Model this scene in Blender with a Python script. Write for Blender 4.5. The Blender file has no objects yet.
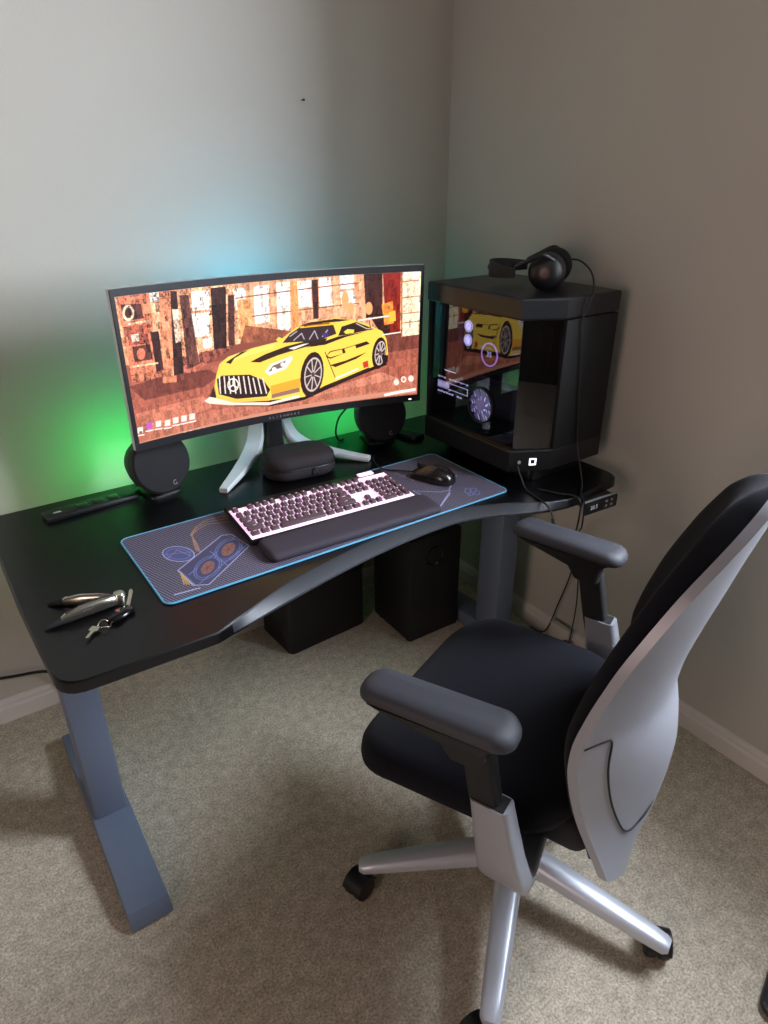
import bpy, bmesh, math, random
import numpy as np
from mathutils import Vector, Matrix
random.seed(7)
PI = math.pi
scene = bpy.context.scene
COL = scene.collection
R = math.radians

# ------------------------------------------------------------------ materials
def lin(c):
    out = []
    for v in c[:3]:
        v = v/255.0
        out.append(v/12.92 if v <= 0.04045 else ((v+0.055)/1.055)**2.4)
    return tuple(out)

MATS = {}
def mat(name, rgb, rough=0.5, metal=0.0, emit=None, estr=0.0, noise=0.0, nscale=40.0, bump=0.0, bscale=200.0, spec=0.5, coat=0.0, sheen=0.0, detail=3.0):
    m = bpy.data.materials.new(name); m.use_nodes = True
    nt = m.node_tree; b = nt.nodes['Principled BSDF']
    b.inputs['Base Color'].default_value = (*lin(rgb), 1)
    b.inputs['Roughness'].default_value = rough
    b.inputs['Metallic'].default_value = metal
    b.inputs['Specular IOR Level'].default_value = spec
    b.inputs['Coat Weight'].default_value = coat
    b.inputs['Sheen Weight'].default_value = sheen
    if emit:
        b.inputs['Emission Color'].default_value = (*lin(emit), 1)
        b.inputs['Emission Strength'].default_value = estr
    tc = None
    if noise or bump:
        tc = nt.nodes.new('ShaderNodeTexCoord')
    if noise:
        n = nt.nodes.new('ShaderNodeTexNoise'); n.inputs['Scale'].default_value = nscale; n.inputs['Detail'].default_value = detail
        nt.links.new(tc.outputs['Object'], n.inputs['Vector'])
        mx = nt.nodes.new('ShaderNodeMix'); mx.data_type = 'RGBA'
        l = lin(rgb)
        mx.inputs[6].default_value = (*[v*(1-noise) for v in l], 1)
        mx.inputs[7].default_value = (*[min(1, v*(1+noise)) for v in l], 1)
        nt.links.new(n.outputs['Fac'], mx.inputs[0])
        nt.links.new(mx.outputs[2], b.inputs['Base Color'])
    if bump:
        n2 = nt.nodes.new('ShaderNodeTexNoise'); n2.inputs['Scale'].default_value = bscale; n2.inputs['Detail'].default_value = 4
        nt.links.new(tc.outputs['Object'], n2.inputs['Vector'])
        bp = nt.nodes.new('ShaderNodeBump'); bp.inputs['Strength'].default_value = bump; bp.inputs['Distance'].default_value = 0.002
        nt.links.new(n2.outputs['Fac'], bp.inputs['Height'])
        nt.links.new(bp.outputs['Normal'], b.inputs['Normal'])
    MATS[name] = m
    return m

def attr_mat(name, strength, rough=0.6, emission=True):
    m = bpy.data.materials.new(name); m.use_nodes = True
    nt = m.node_tree; b = nt.nodes['Principled BSDF']
    a = nt.nodes.new('ShaderNodeAttribute'); a.attribute_name = 'picture'
    b.inputs['Roughness'].default_value = rough
    if emission:
        b.inputs['Base Color'].default_value = (0.01, 0.01, 0.01, 1)
        nt.links.new(a.outputs['Color'], b.inputs['Emission Color'])
        b.inputs['Emission Strength'].default_value = strength
        b.inputs['Specular IOR Level'].default_value = 0.25
    else:
        nt.links.new(a.outputs['Color'], b.inputs['Base Color'])
        b.inputs['Specular IOR Level'].default_value = 0.3
    return m

# ------------------------------------------------------------------ mesh builders (all add to a bmesh)
def new(): return bmesh.new()

def add_box(bm, x0, x1, y0, y1, z0, z1, bev=0.0, seg=2, M=None):
    r = bmesh.ops.create_cube(bm, size=1.0)
    vs = r['verts']
    for v in vs:
        v.co = Vector(((x0+x1)/2+v.co.x*(x1-x0), (y0+y1)/2+v.co.y*(y1-y0), (z0+z1)/2+v.co.z*(z1-z0)))
    if bev:
        es = list({e for v in vs for e in v.link_edges})
        rr = bmesh.ops.bevel(bm, geom=es, offset=bev, segments=seg, profile=0.5, affect='EDGES')
        vs = list({v for f in rr['faces'] for v in f.verts} | {v for v in vs if v.is_valid})
    if M is not None:
        for v in vs: v.co = M @ v.co
    return vs

def loft(bm, rings, closed=True, cap0=True, cap1=True):
    rows = [[bm.verts.new(Vector(p)) for p in ring] for ring in rings]
    n = len(rows[0])
    for a, b in zip(rows, rows[1:]):
        rng = range(n) if closed else range(n-1)
        for i in rng:
            j = (i+1) % n
            try: bm.faces.new((a[i], a[j], b[j], b[i]))
            except ValueError: pass
    if closed and cap0: bm.faces.new(list(reversed(rows[0])))
    if closed and cap1: bm.faces.new(rows[-1])
    return rows

def catmull(pts, n=8):
    P = [Vector(p) for p in pts]
    if len(P) < 3: return P
    P = [P[0]*2-P[1]] + P + [P[-1]*2-P[-2]]
    out = []
    for i in range(1, len(P)-2):
        for k in range(n):
            t = k/n
            a, b, c, d = P[i-1], P[i], P[i+1], P[i+2]
            out.append(0.5*((2*b)+(c-a)*t+(2*a-5*b+4*c-d)*t*t+(3*b-a-3*c+d)*t*t*t))
    out.append(P[-2])
    return out

def add_tube(bm, pts, r, seg=8, smooth=8):
    path = catmull(pts, smooth) if smooth else [Vector(p) for p in pts]
    rings = []
    prev = None
    for i, p in enumerate(path):
        t = (path[min(i+1, len(path)-1)]-path[max(i-1, 0)]).normalized()
        if prev is None:
            ref = Vector((0, 0, 1)) if abs(t.z) < 0.9 else Vector((1, 0, 0))
            u = t.cross(ref).normalized()
        else:
            u = (prev-t*prev.dot(t)).normalized()
        prev = u
        w = t.cross(u)
        rr = r(i/(len(path)-1)) if callable(r) else r
        rings.append([p+(u*math.cos(2*PI*k/seg)+w*math.sin(2*PI*k/seg))*rr for k in range(seg)])
    loft(bm, rings)

def add_lathe(bm, prof, M=None, seg=32):
    """prof: list of (radius, z), spun about z."""
    M = M or Matrix()
    rings = [[M @ Vector((r*math.cos(2*PI*k/seg), r*math.sin(2*PI*k/seg), z)) for k in range(seg)] for r, z in prof]
    loft(bm, rings)

def add_prism(bm, poly, z0, z1, bev=0.0, seg=2, M=None):
    b2 = bmesh.new()
    vs = [b2.verts.new((x, y, z0)) for x, y in poly]
    f = b2.faces.new(vs)
    r = bmesh.ops.extrude_face_region(b2, geom=[f])
    for v in r['geom']:
        if isinstance(v, bmesh.types.BMVert): v.co.z = z1
    bmesh.ops.recalc_face_normals(b2, faces=b2.faces)
    if bev:
        es = [e for e in b2.edges if abs(e.verts[0].co.z-e.verts[1].co.z) < 1e-6]
        bmesh.ops.bevel(b2, geom=es, offset=bev, segments=seg, profile=0.5, affect='EDGES')
    mp = {}
    for v in b2.verts:
        co = v.co.copy()
        mp[v] = bm.verts.new(M @ co if M is not None else co)
    for f in b2.faces:
        bm.faces.new([mp[v] for v in f.verts])
    b2.free()

def rrect(w, d, r, n=6, cx=0, cy=0):
    out = []
    for sx, sy, a0 in ((1, 1, 0), (-1, 1, 90), (-1, -1, 180), (1, -1, 270)):
        for k in range(n+1):
            a = R(a0+90*k/n)
            out.append((cx+sx*(w/2-r)+r*math.cos(a), cy+sy*(d/2-r)+r*math.sin(a)))
    return out

def round_poly(pts, radii, n=6):
    out = []
    N = len(pts)
    for i in range(N):
        p = Vector(pts[i]).to_2d(); a = Vector(pts[i-1]).to_2d(); b = Vector(pts[(i+1) % N]).to_2d()
        r = radii[i] if isinstance(radii, (list, tuple)) else radii
        if r <= 0: out.append((p.x, p.y)); continue
        u = (a-p).normalized(); v = (b-p).normalized()
        ang = u.angle(v); dist = min(r/math.tan(ang/2), (a-p).length*0.49, (b-p).length*0.49)
        for k in range(n+1):
            t = k/n
            q = (p+u*dist)*(1-t)**2+p*2*t*(1-t)+(p+v*dist)*t*t
            out.append((q.x, q.y))
    return out

def finish(bm, smooth=True, angle=35):
    bmesh.ops.recalc_face_normals(bm, faces=bm.faces)
    for f in bm.faces: f.smooth = smooth
    if smooth:
        for e in bm.edges:
            if len(e.link_faces) == 2 and e.calc_face_angle(0) > R(angle): e.smooth = False

def obj(name, bm, m, parent=None, smooth=True, angle=35, label=None, loc=None, rot=None, sub=0):
    finish(bm, smooth, angle)
    me = bpy.data.meshes.new(name); bm.to_mesh(me); bm.free()
    return obj_mesh(name, me, m, parent, label, loc, rot, sub)

def obj_mesh(name, me, m, parent=None, label=None, loc=None, rot=None, sub=0):
    if m is not None and not me.materials: me.materials.append(m)
    o = bpy.data.objects.new(name, me); COL.objects.link(o)
    if parent: o.parent = parent
    if loc is not None: o.location = loc
    if rot is not None: o.rotation_euler = rot
    if label: o['label'] = label
    if sub:
        md = o.modifiers.new('sub', 'SUBSURF'); md.levels = sub; md.render_levels = sub
    return o

def thing(name, label, cat, loc=(0, 0, 0), rotz=0.0, group=None):
    o = bpy.data.objects.new(name, None); COL.objects.link(o)
    o.empty_display_size = 0.05
    o.location = loc; o.rotation_euler = (0, 0, rotz)
    o['label'] = label; o['category'] = cat
    if group: o['group'] = group
    return o

def tag(o, label, cat, group=None):
    o['label'] = label; o['category'] = cat
    if group: o['group'] = group
    return o

def struct(name, bm, m, parent=None, smooth=False, label=None):
    o = obj(name, bm, m, parent, smooth)
    o['kind'] = 'structure'
    if label: o['label'] = label
    return o

def dup(o, parent=None):
    c = o.copy(); COL.objects.link(c)
    if parent: c.parent = parent
    for ch in list(o.children): dup(ch, c)
    return c

def text_bm(bm, s, size, M, depth=0.0004, align='CENTER'):
    cu = bpy.data.curves.new('t', 'FONT'); cu.body = s; cu.size = size; cu.align_x = align; cu.align_y = 'CENTER'
    cu.extrude = depth; cu.resolution_u = 3
    o = bpy.data.objects.new('t', cu); COL.objects.link(o)
    dg = bpy.context.evaluated_depsgraph_get(); dg.update()
    me = bpy.data.meshes.new_from_object(o.evaluated_get(dg))
    off = len(bm.verts)
    vs = [bm.verts.new(M @ v.co) for v in me.vertices]
    for p in me.polygons:
        try: bm.faces.new([vs[i] for i in p.vertices])
        except ValueError: pass
    bpy.data.objects.remove(o); bpy.data.curves.remove(cu); bpy.data.meshes.remove(me)

def frame(origin, x, z):
    """matrix whose local x is x and local z is z."""
    z = Vector(z).normalized(); x = Vector(x); x = (x-z*x.dot(z)).normalized(); y = z.cross(x)
    return Matrix(((x.x, y.x, z.x, origin[0]), (x.y, y.y, z.y, origin[1]), (x.z, y.z, z.z, origin[2]), (0, 0, 0, 1)))

# ------------------------------------------------------------------ picture rasteriser (screen wallpaper, pad artwork)
def raster(ops, w, h, sx, sy, base, pat=None):
    """paints polygons and lines (coordinates 0..sx, 0..sy, y up) on a w*h grid of linear colours."""
    ss = 2
    W, H = w*ss, h*ss
    xs = (np.arange(W)+0.5)/W*sx; ys = (np.arange(H)+0.5)/H*sy
    X, Y = np.meshgrid(xs, ys)
    img = np.empty((H, W, 3)); img[:] = lin(base)
    if pat is not None: pat(img, X, Y)
    ref = sx/900.0
    rng = np.random.RandomState(5)
    def inside(pts, x0, x1, y0, y1):
        XX, YY = X[y0:y1, x0:x1], Y[y0:y1, x0:x1]
        m = np.zeros(XX.shape, bool)
        n = len(pts)
        for i in range(n):
            (ax, ay), (bx, by) = pts[i], pts[(i+1) % n]
            if ay == by: continue
            m ^= ((ay > YY) != (by > YY)) & (XX < (bx-ax)*(YY-ay)/(by-ay)+ax)
        return m
    for o in ops:
        flat = o[3]; pts = list(zip(flat[::2], flat[1::2]))
        wd = o[2] if o[0] == 'l' else 0
        x0 = int(max(0, (min(p[0] for p in pts)-wd)/sx*W-1)); x1 = int(min(W, (max(p[0] for p in pts)+wd)/sx*W+2))
        y0 = int(max(0, (min(p[1] for p in pts)-wd)/sy*H-1)); y1 = int(min(H, (max(p[1] for p in pts)+wd)/sy*H+2))
        if x1 <= x0 or y1 <= y0: continue
        sub = img[y0:y1, x0:x1]
        if o[0] == 'p':
            sub[inside(pts, x0, x1, y0, y1)] = lin(o[1])
        elif o[0] == 'n':
            m = inside(pts, x0, x1, y0, y1)
            big = np.repeat(np.repeat(rng.rand((y1-y0)//10+2, (x1-x0)//6+2), 10, 0), 6, 1)[:y1-y0, :x1-x0]
            sml = np.repeat(np.repeat(rng.rand((y1-y0)//4+2, (x1-x0)//4+2), 4, 0), 4, 1)[:y1-y0, :x1-x0]
            hug = np.repeat(np.repeat(rng.rand((y1-y0)//34+2, (x1-x0)//14+2), 34, 0), 14, 1)[:y1-y0, :x1-x0]
            f = 1+o[1]*(1.5*hug+1.1*big+0.8*sml-1.55)
            sub[m] = np.clip(sub[m]*np.clip(f, 0.12, 2.4)[m][:, None], 0, 1)
        else:
            asp = (sx/W)/(sy/H)*(h/w)*(w/h)
            XX, YY = X[y0:y1, x0:x1], Y[y0:y1, x0:x1]
            ky = KY[0]
            best = np.full(XX.shape, 1e9)
            for (ax, ay), (bx, by) in zip(pts, pts[1:]):
                dx, dy = bx-ax, (by-ay)*ky
                L = dx*dx+dy*dy+1e-12
                t = np.clip(((XX-ax)*dx+(YY-ay)*ky*dy)/L, 0, 1)
                best = np.minimum(best, np.hypot(XX-ax-t*dx, (YY-ay)*ky-t*dy))
            sub[best < wd/2] = lin(o[1])
    return img.reshape(h, ss, w, ss, 3).mean((1, 3))
KY = [1.0]

def picture_mesh(name, w, h, fn, img):
    """grid mesh; fn(u, v)->point, face colours from img in the corner attribute 'picture'."""
    us = np.linspace(0, 1, w+1); vs = np.linspace(0, 1, h+1)
    co = np.array([fn(u, v) for v in vs for u in us], dtype=np.float32)
    idx = np.arange((w+1)*(h+1)).reshape(h+1, w+1)
    quads = np.stack([idx[:-1, :-1], idx[:-1, 1:], idx[1:, 1:], idx[1:, :-1]], -1).reshape(-1, 4)
    me = bpy.data.meshes.new(name)
    me.from_pydata(co.tolist(), [], quads.tolist())
    at = me.color_attributes.new('picture', 'FLOAT_COLOR', 'CORNER')
    c = np.ones((w*h, 4, 4), dtype=np.float32); c[:, :, :3] = img.reshape(-1, 1, 3)
    at.data.foreach_set('color', c.ravel())
    return me
SCREEN = [
('p',(168, 92, 74),0,(-0.0371,0.7364,1.0288,0.6347,1.0409,-0.0227,-0.0306,-0.0672)),
('p',(236, 164, 124),0,(-0.0185,1.1265,1.0514,1.1563,1.0654,0.5008,-0.051,0.5626)),
('p',(120, 62, 52),0,(-0.0018,0.415,0.0905,0.4362,0.2507,0.4293,0.2857,0.3717,0.2295,0.309,0.0385,0.2978)),
('p',(196, 116, 92),0,(0.0045,0.2169,0.226,0.2416,0.2516,0.1422,0.0227,0.0716)),
('p',(140, 74, 60),0,(0.2279,0.5603,0.3636,0.5815,0.5187,0.5713,0.5016,0.5241,0.3136,0.4804,0.2381,0.4742)),
('p',(120, 64, 54),0,(0.8617,0.5316,1.0137,0.5337,1.0074,0.3959,0.8793,0.3804)),
('p',(205, 128, 104),0,(0.5895,0.098,0.7942,0.1905,0.863,0.2204,0.9682,0.1122,0.6554,-0.0205)),
('p',(182, 108, 86),0,(-0.0037,0.1044,0.425,0.1214,0.623,0.0868,0.9937,0.1665,0.9977,0.0183,-0.0038,-0.0155)),
('p',(255, 244, 232),0,(0.2248,0.9771,0.2812,0.9763,0.2748,0.8486,0.2206,0.8507)),
('p',(255, 244, 232),0,(0.2168,0.8332,0.2739,0.8301,0.2657,0.6676,0.2121,0.6719)),
('p',(255, 244, 232),0,(0.3543,0.9666,0.3941,0.9709,0.3914,0.826,0.3555,0.8219)),
('p',(255, 244, 232),0,(0.4208,0.9719,0.4718,0.9749,0.4664,0.7099,0.4173,0.7091)),
('p',(255, 244, 232),0,(0.4962,0.9832,0.5418,0.9818,0.5364,0.6457,0.4922,0.6363)),
('p',(255, 244, 232),0,(0.5679,0.9839,0.6127,0.9833,0.6123,0.7918,0.5682,0.7938)),
('p',(255, 244, 232),0,(0.6408,0.9921,0.6846,0.9924,0.6854,0.7851,0.6406,0.7797)),
('p',(255, 244, 232),0,(0.7131,1.0049,0.7606,1.0088,0.7633,0.9016,0.7153,0.9018)),
('p',(255, 244, 232),0,(0.712,0.8822,0.7632,0.8881,0.766,0.7784,0.7174,0.7727)),
('p',(255, 244, 232),0,(0.3888,0.6407,0.4054,0.7187,0.4121,0.6508)),
('p',(255, 244, 232),0,(0.0607,0.9948,0.1275,1.0007,0.1264,0.9424,0.067,0.9354)),
('p',(255, 244, 232),0,(0.2414,0.6496,0.2738,0.6521,0.2674,0.5826,0.2438,0.5841)),
('l',(150, 90, 66),0.004,(0.3619,0.9026,0.7795,0.9398)),
('l',(150, 90, 66),0.004,(0.3559,0.7609,0.779,0.7867)),
('p',(238, 160, 104),0,(0.3643,0.8895,0.4135,0.8945,0.4048,0.6195,0.3618,0.612)),
('p',(232, 150, 90),0,(0.5448,0.9813,0.5679,0.9839,0.5673,0.6108,0.5417,0.6033)),
('p',(150, 84, 60),0,(0.3838,0.708,0.5359,0.6253,0.5029,0.5721,0.3636,0.5815)),
('p',(52, 28, 26),0,(0.2847,0.9877,0.3336,0.9894,0.3174,0.5661,0.2755,0.5667)),
('p',(84, 46, 40),0,(0.3366,0.927,0.3571,0.9287,0.3451,0.5772,0.3239,0.5772)),
('p',(70, 38, 34),0,(0.6158,0.9828,0.6376,0.9861,0.6361,0.6988,0.6169,0.6959)),
('p',(214, 130, 96),0,(0.1286,1.0178,0.169,1.014,0.1445,0.3796,0.1019,0.392)),
('p',(52, 28, 26),0,(0.1625,0.9979,0.1814,0.9933,0.1711,0.4344,0.1387,0.4283)),
('p',(98, 56, 48),0,(0.1878,0.9621,0.2156,0.9613,0.2236,0.4797,0.184,0.4556)),
('p',(236, 200, 176),0,(0.1607,0.8794,0.1798,0.8741,0.1755,0.6588,0.1581,0.6523)),
('p',(64, 34, 32),0,(0.7957,1.0179,0.8629,1.0173,0.8643,0.6931,0.8049,0.6672)),
('p',(130, 34, 26),0,(0.8629,1.024,0.9274,1.0244,0.929,0.5387,0.8785,0.5251)),
('p',(60, 30, 28),0,(0.8115,0.7014,0.8942,0.6887,0.892,0.5264,0.8617,0.528)),
('p',(242, 140, 60),0,(0.8607,0.7641,0.9001,0.7868,0.9081,0.6148,0.8714,0.6025)),
('p',(250, 226, 190),0,(0.9306,1.0241,1.0021,1.0248,1.0005,0.5095,0.9361,0.5007)),
('l',(190, 120, 84),0.004,(0.9349,0.9285,0.9937,0.9365)),
('l',(190, 120, 84),0.004,(0.9362,0.8069,0.9956,0.8142)),
('l',(190, 120, 84),0.004,(0.9375,0.6826,0.9976,0.6892)),
('l',(190, 120, 84),0.004,(0.9383,0.6103,0.9988,0.6166)),
('l',(196, 110, 80),0.006,(0.9306,1.0241,0.9361,0.5007)),
('p',(206, 120, 90),0,(0.0067,0.9983,0.1008,1.0016,0.0905,0.4362,0.0098,0.4412)),
('p',(80, 44, 38),0,(0.0133,0.951,0.0726,0.9397,0.074,0.8453,0.0158,0.8464)),
('p',(230, 190, 160),0,(0.0491,0.8883,0.0471,0.8727,0.0437,0.8591,0.0392,0.8488,0.0339,0.843,0.0286,0.8422,0.0236,0.8464,0.0195,0.8552,0.0167,0.8677,0.0154,0.8827,0.0158,0.8986,0.0178,0.9141,0.0212,0.9274,0.0257,0.9375,0.0308,0.9434,0.0362,0.9443,0.0411,0.9404,0.0452,0.9318,0.0481,0.9194,0.0494,0.9044)),
('p',(70, 36, 32),0,(0.0427,0.8903,0.0414,0.8799,0.0392,0.8708,0.0364,0.864,0.0332,0.86,0.0299,0.8594,0.0268,0.862,0.0243,0.8678,0.0226,0.8761,0.0219,0.886,0.0222,0.8967,0.0235,0.907,0.0256,0.916,0.0284,0.9228,0.0316,0.9267,0.0349,0.9274,0.0379,0.9248,0.0404,0.9192,0.0422,0.911,0.0429,0.901)),
('p',(170, 86, 66),0,(0.0183,0.8104,0.0821,0.807,0.0787,0.6776,0.0196,0.6847)),
('p',(244, 214, 190),0,(0.03,0.753,0.0513,0.7514,0.0505,0.7033,0.0291,0.7052)),
('p',(84, 44, 38),0,(0.027,0.6758,0.0812,0.6737,0.0823,0.5674,0.0275,0.5713)),
('p',(196, 104, 80),0,(0.0619,0.613,0.0605,0.6011,0.058,0.5908,0.0547,0.5832,0.051,0.579,0.0471,0.5786,0.0436,0.582,0.0406,0.589,0.0386,0.5987,0.0377,0.6103,0.038,0.6226,0.0394,0.6343,0.0419,0.6445,0.0451,0.652,0.0489,0.6562,0.0527,0.6567,0.0562,0.6534,0.0592,0.6466,0.0612,0.6369,0.0622,0.6254)),
('p',(60, 32, 30),0,(0.0865,0.7512,0.111,0.749,0.1107,0.4856,0.0875,0.4762)),
('l',(240, 196, 160),0.006,(0.0299,0.8242,0.086,0.8237)),
('l',(240, 190, 150),0.005,(0.0226,0.5422,0.0943,0.5372)),
('n',0.8,1,(-0.0127,1.0427,0.3823,1.0413,0.3636,0.5815,0.2059,0.4269,0.0133,0.4332)),
('n',0.55,2,(0.3823,1.0413,1.0204,1.0912,1.0312,0.5053,0.3636,0.5815)),
('n',0.34,3,(0.0071,0.4425,0.2364,0.4416,0.5187,0.5713,1.0309,0.5239,1.0409,-0.0227,-0.0294,-0.0507)),
('p',(240, 170, 110),0,(0.7435,0.8163,0.7428,0.7953,0.7408,0.7765,0.7378,0.7617,0.7342,0.7525,0.7301,0.7499,0.7262,0.7539,0.7227,0.7643,0.7199,0.78,0.7183,0.7993,0.7178,0.8204,0.7186,0.8413,0.7206,0.8598,0.7236,0.8743,0.7272,0.8833,0.7312,0.886,0.7351,0.8821,0.7386,0.872,0.7413,0.8566,0.743,0.8374)),
('p',(240, 170, 110),0,(0.761,0.7516,0.7603,0.7367,0.7587,0.7234,0.7561,0.713,0.7529,0.7067,0.7493,0.7049,0.7458,0.7079,0.7427,0.7154,0.7403,0.7266,0.7387,0.7403,0.7383,0.7554,0.7389,0.7702,0.7406,0.7833,0.7432,0.7935,0.7464,0.7998,0.7499,0.8016,0.7534,0.7987,0.7565,0.7914,0.7589,0.7803,0.7605,0.7666)),
('p',(240, 170, 110),0,(0.8279,0.7409,0.8273,0.7258,0.8255,0.7124,0.8226,0.702,0.8189,0.6955,0.8148,0.6938,0.8108,0.6969,0.8071,0.7045,0.8042,0.7158,0.8024,0.7298,0.8017,0.745,0.8024,0.7599,0.8043,0.7732,0.8071,0.7835,0.8108,0.7899,0.8148,0.7916,0.8189,0.7887,0.8225,0.7812,0.8254,0.77,0.8273,0.7561)),
('p',(36, 20, 18),0,(0.2445,0.1793,0.3307,0.114,0.4487,0.0643,0.572,0.0693,0.6695,0.1375,0.8162,0.2355,0.8847,0.2793,0.8648,0.3333,0.267,0.2793)),
('p',(254, 212, 84),0,(0.2645,0.3001,0.2734,0.375,0.2885,0.4565,0.319,0.4977,0.4011,0.5349,0.4911,0.5576,0.5117,0.5815,0.5568,0.6487,0.6119,0.6774,0.6948,0.6881,0.7551,0.6668,0.8162,0.6114,0.8639,0.5557,0.8796,0.4903,0.8861,0.3721,0.8669,0.3004,0.8064,0.2574,0.6506,0.1649,0.5726,0.0952,0.4503,0.1146,0.3239,0.1644,0.2659,0.2199)),
('p',(250, 222, 110),0,(0.3207,0.4971,0.4009,0.5291,0.4819,0.5483,0.4718,0.5138,0.3815,0.4827,0.3099,0.4488)),
('p',(246, 168, 50),0,(0.4538,0.2263,0.5617,0.2522,0.5587,0.158,0.4558,0.142)),
('p',(60, 34, 22),0,(0.3086,0.4589,0.3635,0.5176,0.3902,0.5247,0.3391,0.4793,0.3252,0.4414)),
('p',(52, 30, 20),0,(0.3903,0.4346,0.4437,0.4768,0.5171,0.5149,0.5816,0.5338,0.6652,0.5419,0.6516,0.5065,0.5807,0.4897,0.4882,0.4553,0.4237,0.4196)),
('p',(240, 236, 230),0,(0.5258,0.4965,0.5813,0.5178,0.5997,0.5171,0.5437,0.4835)),
('p',(46, 26, 20),0,(0.5899,0.4873,0.6744,0.5317,0.7027,0.5458,0.8067,0.5659,0.7308,0.5357,0.6551,0.4914)),
('p',(58, 40, 44),0,(0.5052,0.5439,0.5331,0.6055,0.5676,0.6461,0.6869,0.6399,0.6972,0.5673,0.6465,0.5381,0.5816,0.5338)),
('p',(250, 190, 40),0,(0.5769,0.6577,0.676,0.664,0.6794,0.6394,0.5693,0.6399)),
('l',(150, 80, 30),0.004,(0.5841,0.6521,0.6713,0.653)),
('l',(190, 180, 190),0.003,(0.5326,0.5859,0.5579,0.619)),
('l',(190, 180, 190),0.003,(0.5454,0.553,0.5738,0.5994,0.582,0.5537)),
('l',(190, 180, 190),0.003,(0.6004,0.5491,0.6199,0.6084,0.6299,0.5461)),
('l',(190, 180, 190),0.003,(0.6468,0.5583,0.666,0.6042)),
('p',(70, 50, 120),0,(0.6471,0.5823,0.6676,0.5858,0.6691,0.5532,0.6504,0.5494)),
('p',(44, 28, 26),0,(0.7027,0.5499,0.7164,0.6199,0.7691,0.6462,0.8181,0.5967,0.8333,0.5776,0.7309,0.5521)),
('l',(220, 190, 170),0.003,(0.769,0.6341,0.8067,0.5864,0.8257,0.5871)),
('p',(54, 30, 20),0,(0.5568,0.6506,0.6028,0.6754,0.6948,0.6841,0.7504,0.6657,0.7131,0.6607,0.6116,0.6578)),
('p',(254, 212, 84),0,(0.4845,0.5751,0.4939,0.5921,0.5079,0.5766,0.5037,0.5542,0.491,0.5537)),
('p',(254, 212, 84),0,(0.7236,0.578,0.7369,0.5956,0.7613,0.5868,0.7593,0.5627,0.731,0.5602)),
('p',(236, 226, 220),0,(0.4374,0.3427,0.4591,0.3961,0.5353,0.4375,0.5383,0.4123,0.5126,0.3425,0.4545,0.3084)),
('p',(120, 100, 96),0,(0.45,0.3385,0.4678,0.3812,0.5143,0.4072,0.5019,0.3582)),
('p',(255, 244, 232),0,(0.4796,0.349,0.4791,0.3441,0.4778,0.34,0.4758,0.337,0.4735,0.3355,0.4709,0.3355,0.4684,0.3371,0.4662,0.3402,0.4645,0.3444,0.4635,0.3492,0.4633,0.3543,0.4638,0.3592,0.4651,0.3633,0.467,0.3662,0.4694,0.3678,0.4719,0.3677,0.4744,0.3661,0.4766,0.3631,0.4783,0.359,0.4793,0.3541)),
('p',(255, 244, 232),0,(0.5107,0.3758,0.5101,0.3709,0.5089,0.3668,0.5069,0.3638,0.5046,0.3622,0.502,0.3622,0.4995,0.3638,0.4973,0.3668,0.4956,0.3709,0.4945,0.3758,0.4943,0.3809,0.4948,0.3858,0.4961,0.3899,0.498,0.3929,0.5004,0.3945,0.5029,0.3945,0.5054,0.3929,0.5076,0.3899,0.5094,0.3858,0.5104,0.3809)),
('p',(46, 26, 24),0,(0.2738,0.3475,0.2922,0.3677,0.3849,0.341,0.4316,0.2796,0.4529,0.1976,0.4384,0.1487,0.3331,0.1707,0.2753,0.2319)),
('l',(244, 226, 214),0.0042,(0.2833,0.3633,0.2808,0.2375)),
('l',(244, 226, 214),0.0042,(0.2991,0.3572,0.2979,0.2303)),
('l',(244, 226, 214),0.0042,(0.3151,0.351,0.3151,0.223)),
('l',(244, 226, 214),0.0042,(0.3312,0.3449,0.3324,0.2159)),
('l',(244, 226, 214),0.0042,(0.3473,0.3388,0.3499,0.2087)),
('l',(244, 226, 214),0.0042,(0.3636,0.3328,0.3674,0.2016)),
('l',(244, 226, 214),0.0042,(0.3799,0.3268,0.385,0.1946)),
('l',(244, 226, 214),0.0042,(0.3959,0.3088,0.4028,0.1876)),
('l',(244, 226, 214),0.0042,(0.4124,0.3028,0.4206,0.1806)),
('l',(244, 226, 214),0.0042,(0.429,0.2969,0.4385,0.1738)),
('l',(255, 244, 232),0.0035,(0.3438,0.276,0.3421,0.2602,0.3384,0.247,0.3333,0.2383,0.3273,0.2349,0.3212,0.2374,0.3158,0.2454,0.3116,0.2579,0.3092,0.2734,0.3089,0.2899,0.3106,0.3056,0.3143,0.3185,0.3193,0.3272,0.3253,0.3305,0.3313,0.3282,0.3368,0.3204,0.341,0.3081,0.3434,0.2927,0.3438,0.276)),
('l',(255, 244, 232),0.004,(0.3263,0.283,0.3282,0.3281)),
('l',(255, 244, 232),0.004,(0.3263,0.283,0.3398,0.2544)),
('l',(255, 244, 232),0.004,(0.3263,0.283,0.3109,0.2661)),
('p',(252, 196, 80),0,(0.268,0.227,0.333,0.1666,0.4436,0.1383,0.4483,0.1112,0.3231,0.1462,0.2611,0.1939)),
('p',(244, 222, 206),0,(0.2247,0.2024,0.2434,0.2259,0.2636,0.2089,0.3231,0.1462,0.4497,0.0979,0.554,0.1189,0.5592,0.0955,0.4416,0.0757,0.3134,0.1299,0.2408,0.175)),
('p',(60, 34, 30),0,(0.2434,0.2259,0.2609,0.2977,0.2622,0.2175)),
('p',(150, 110, 96),0,(0.4572,0.1583,0.5553,0.1783,0.5583,0.1431,0.4543,0.1257)),
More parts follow.
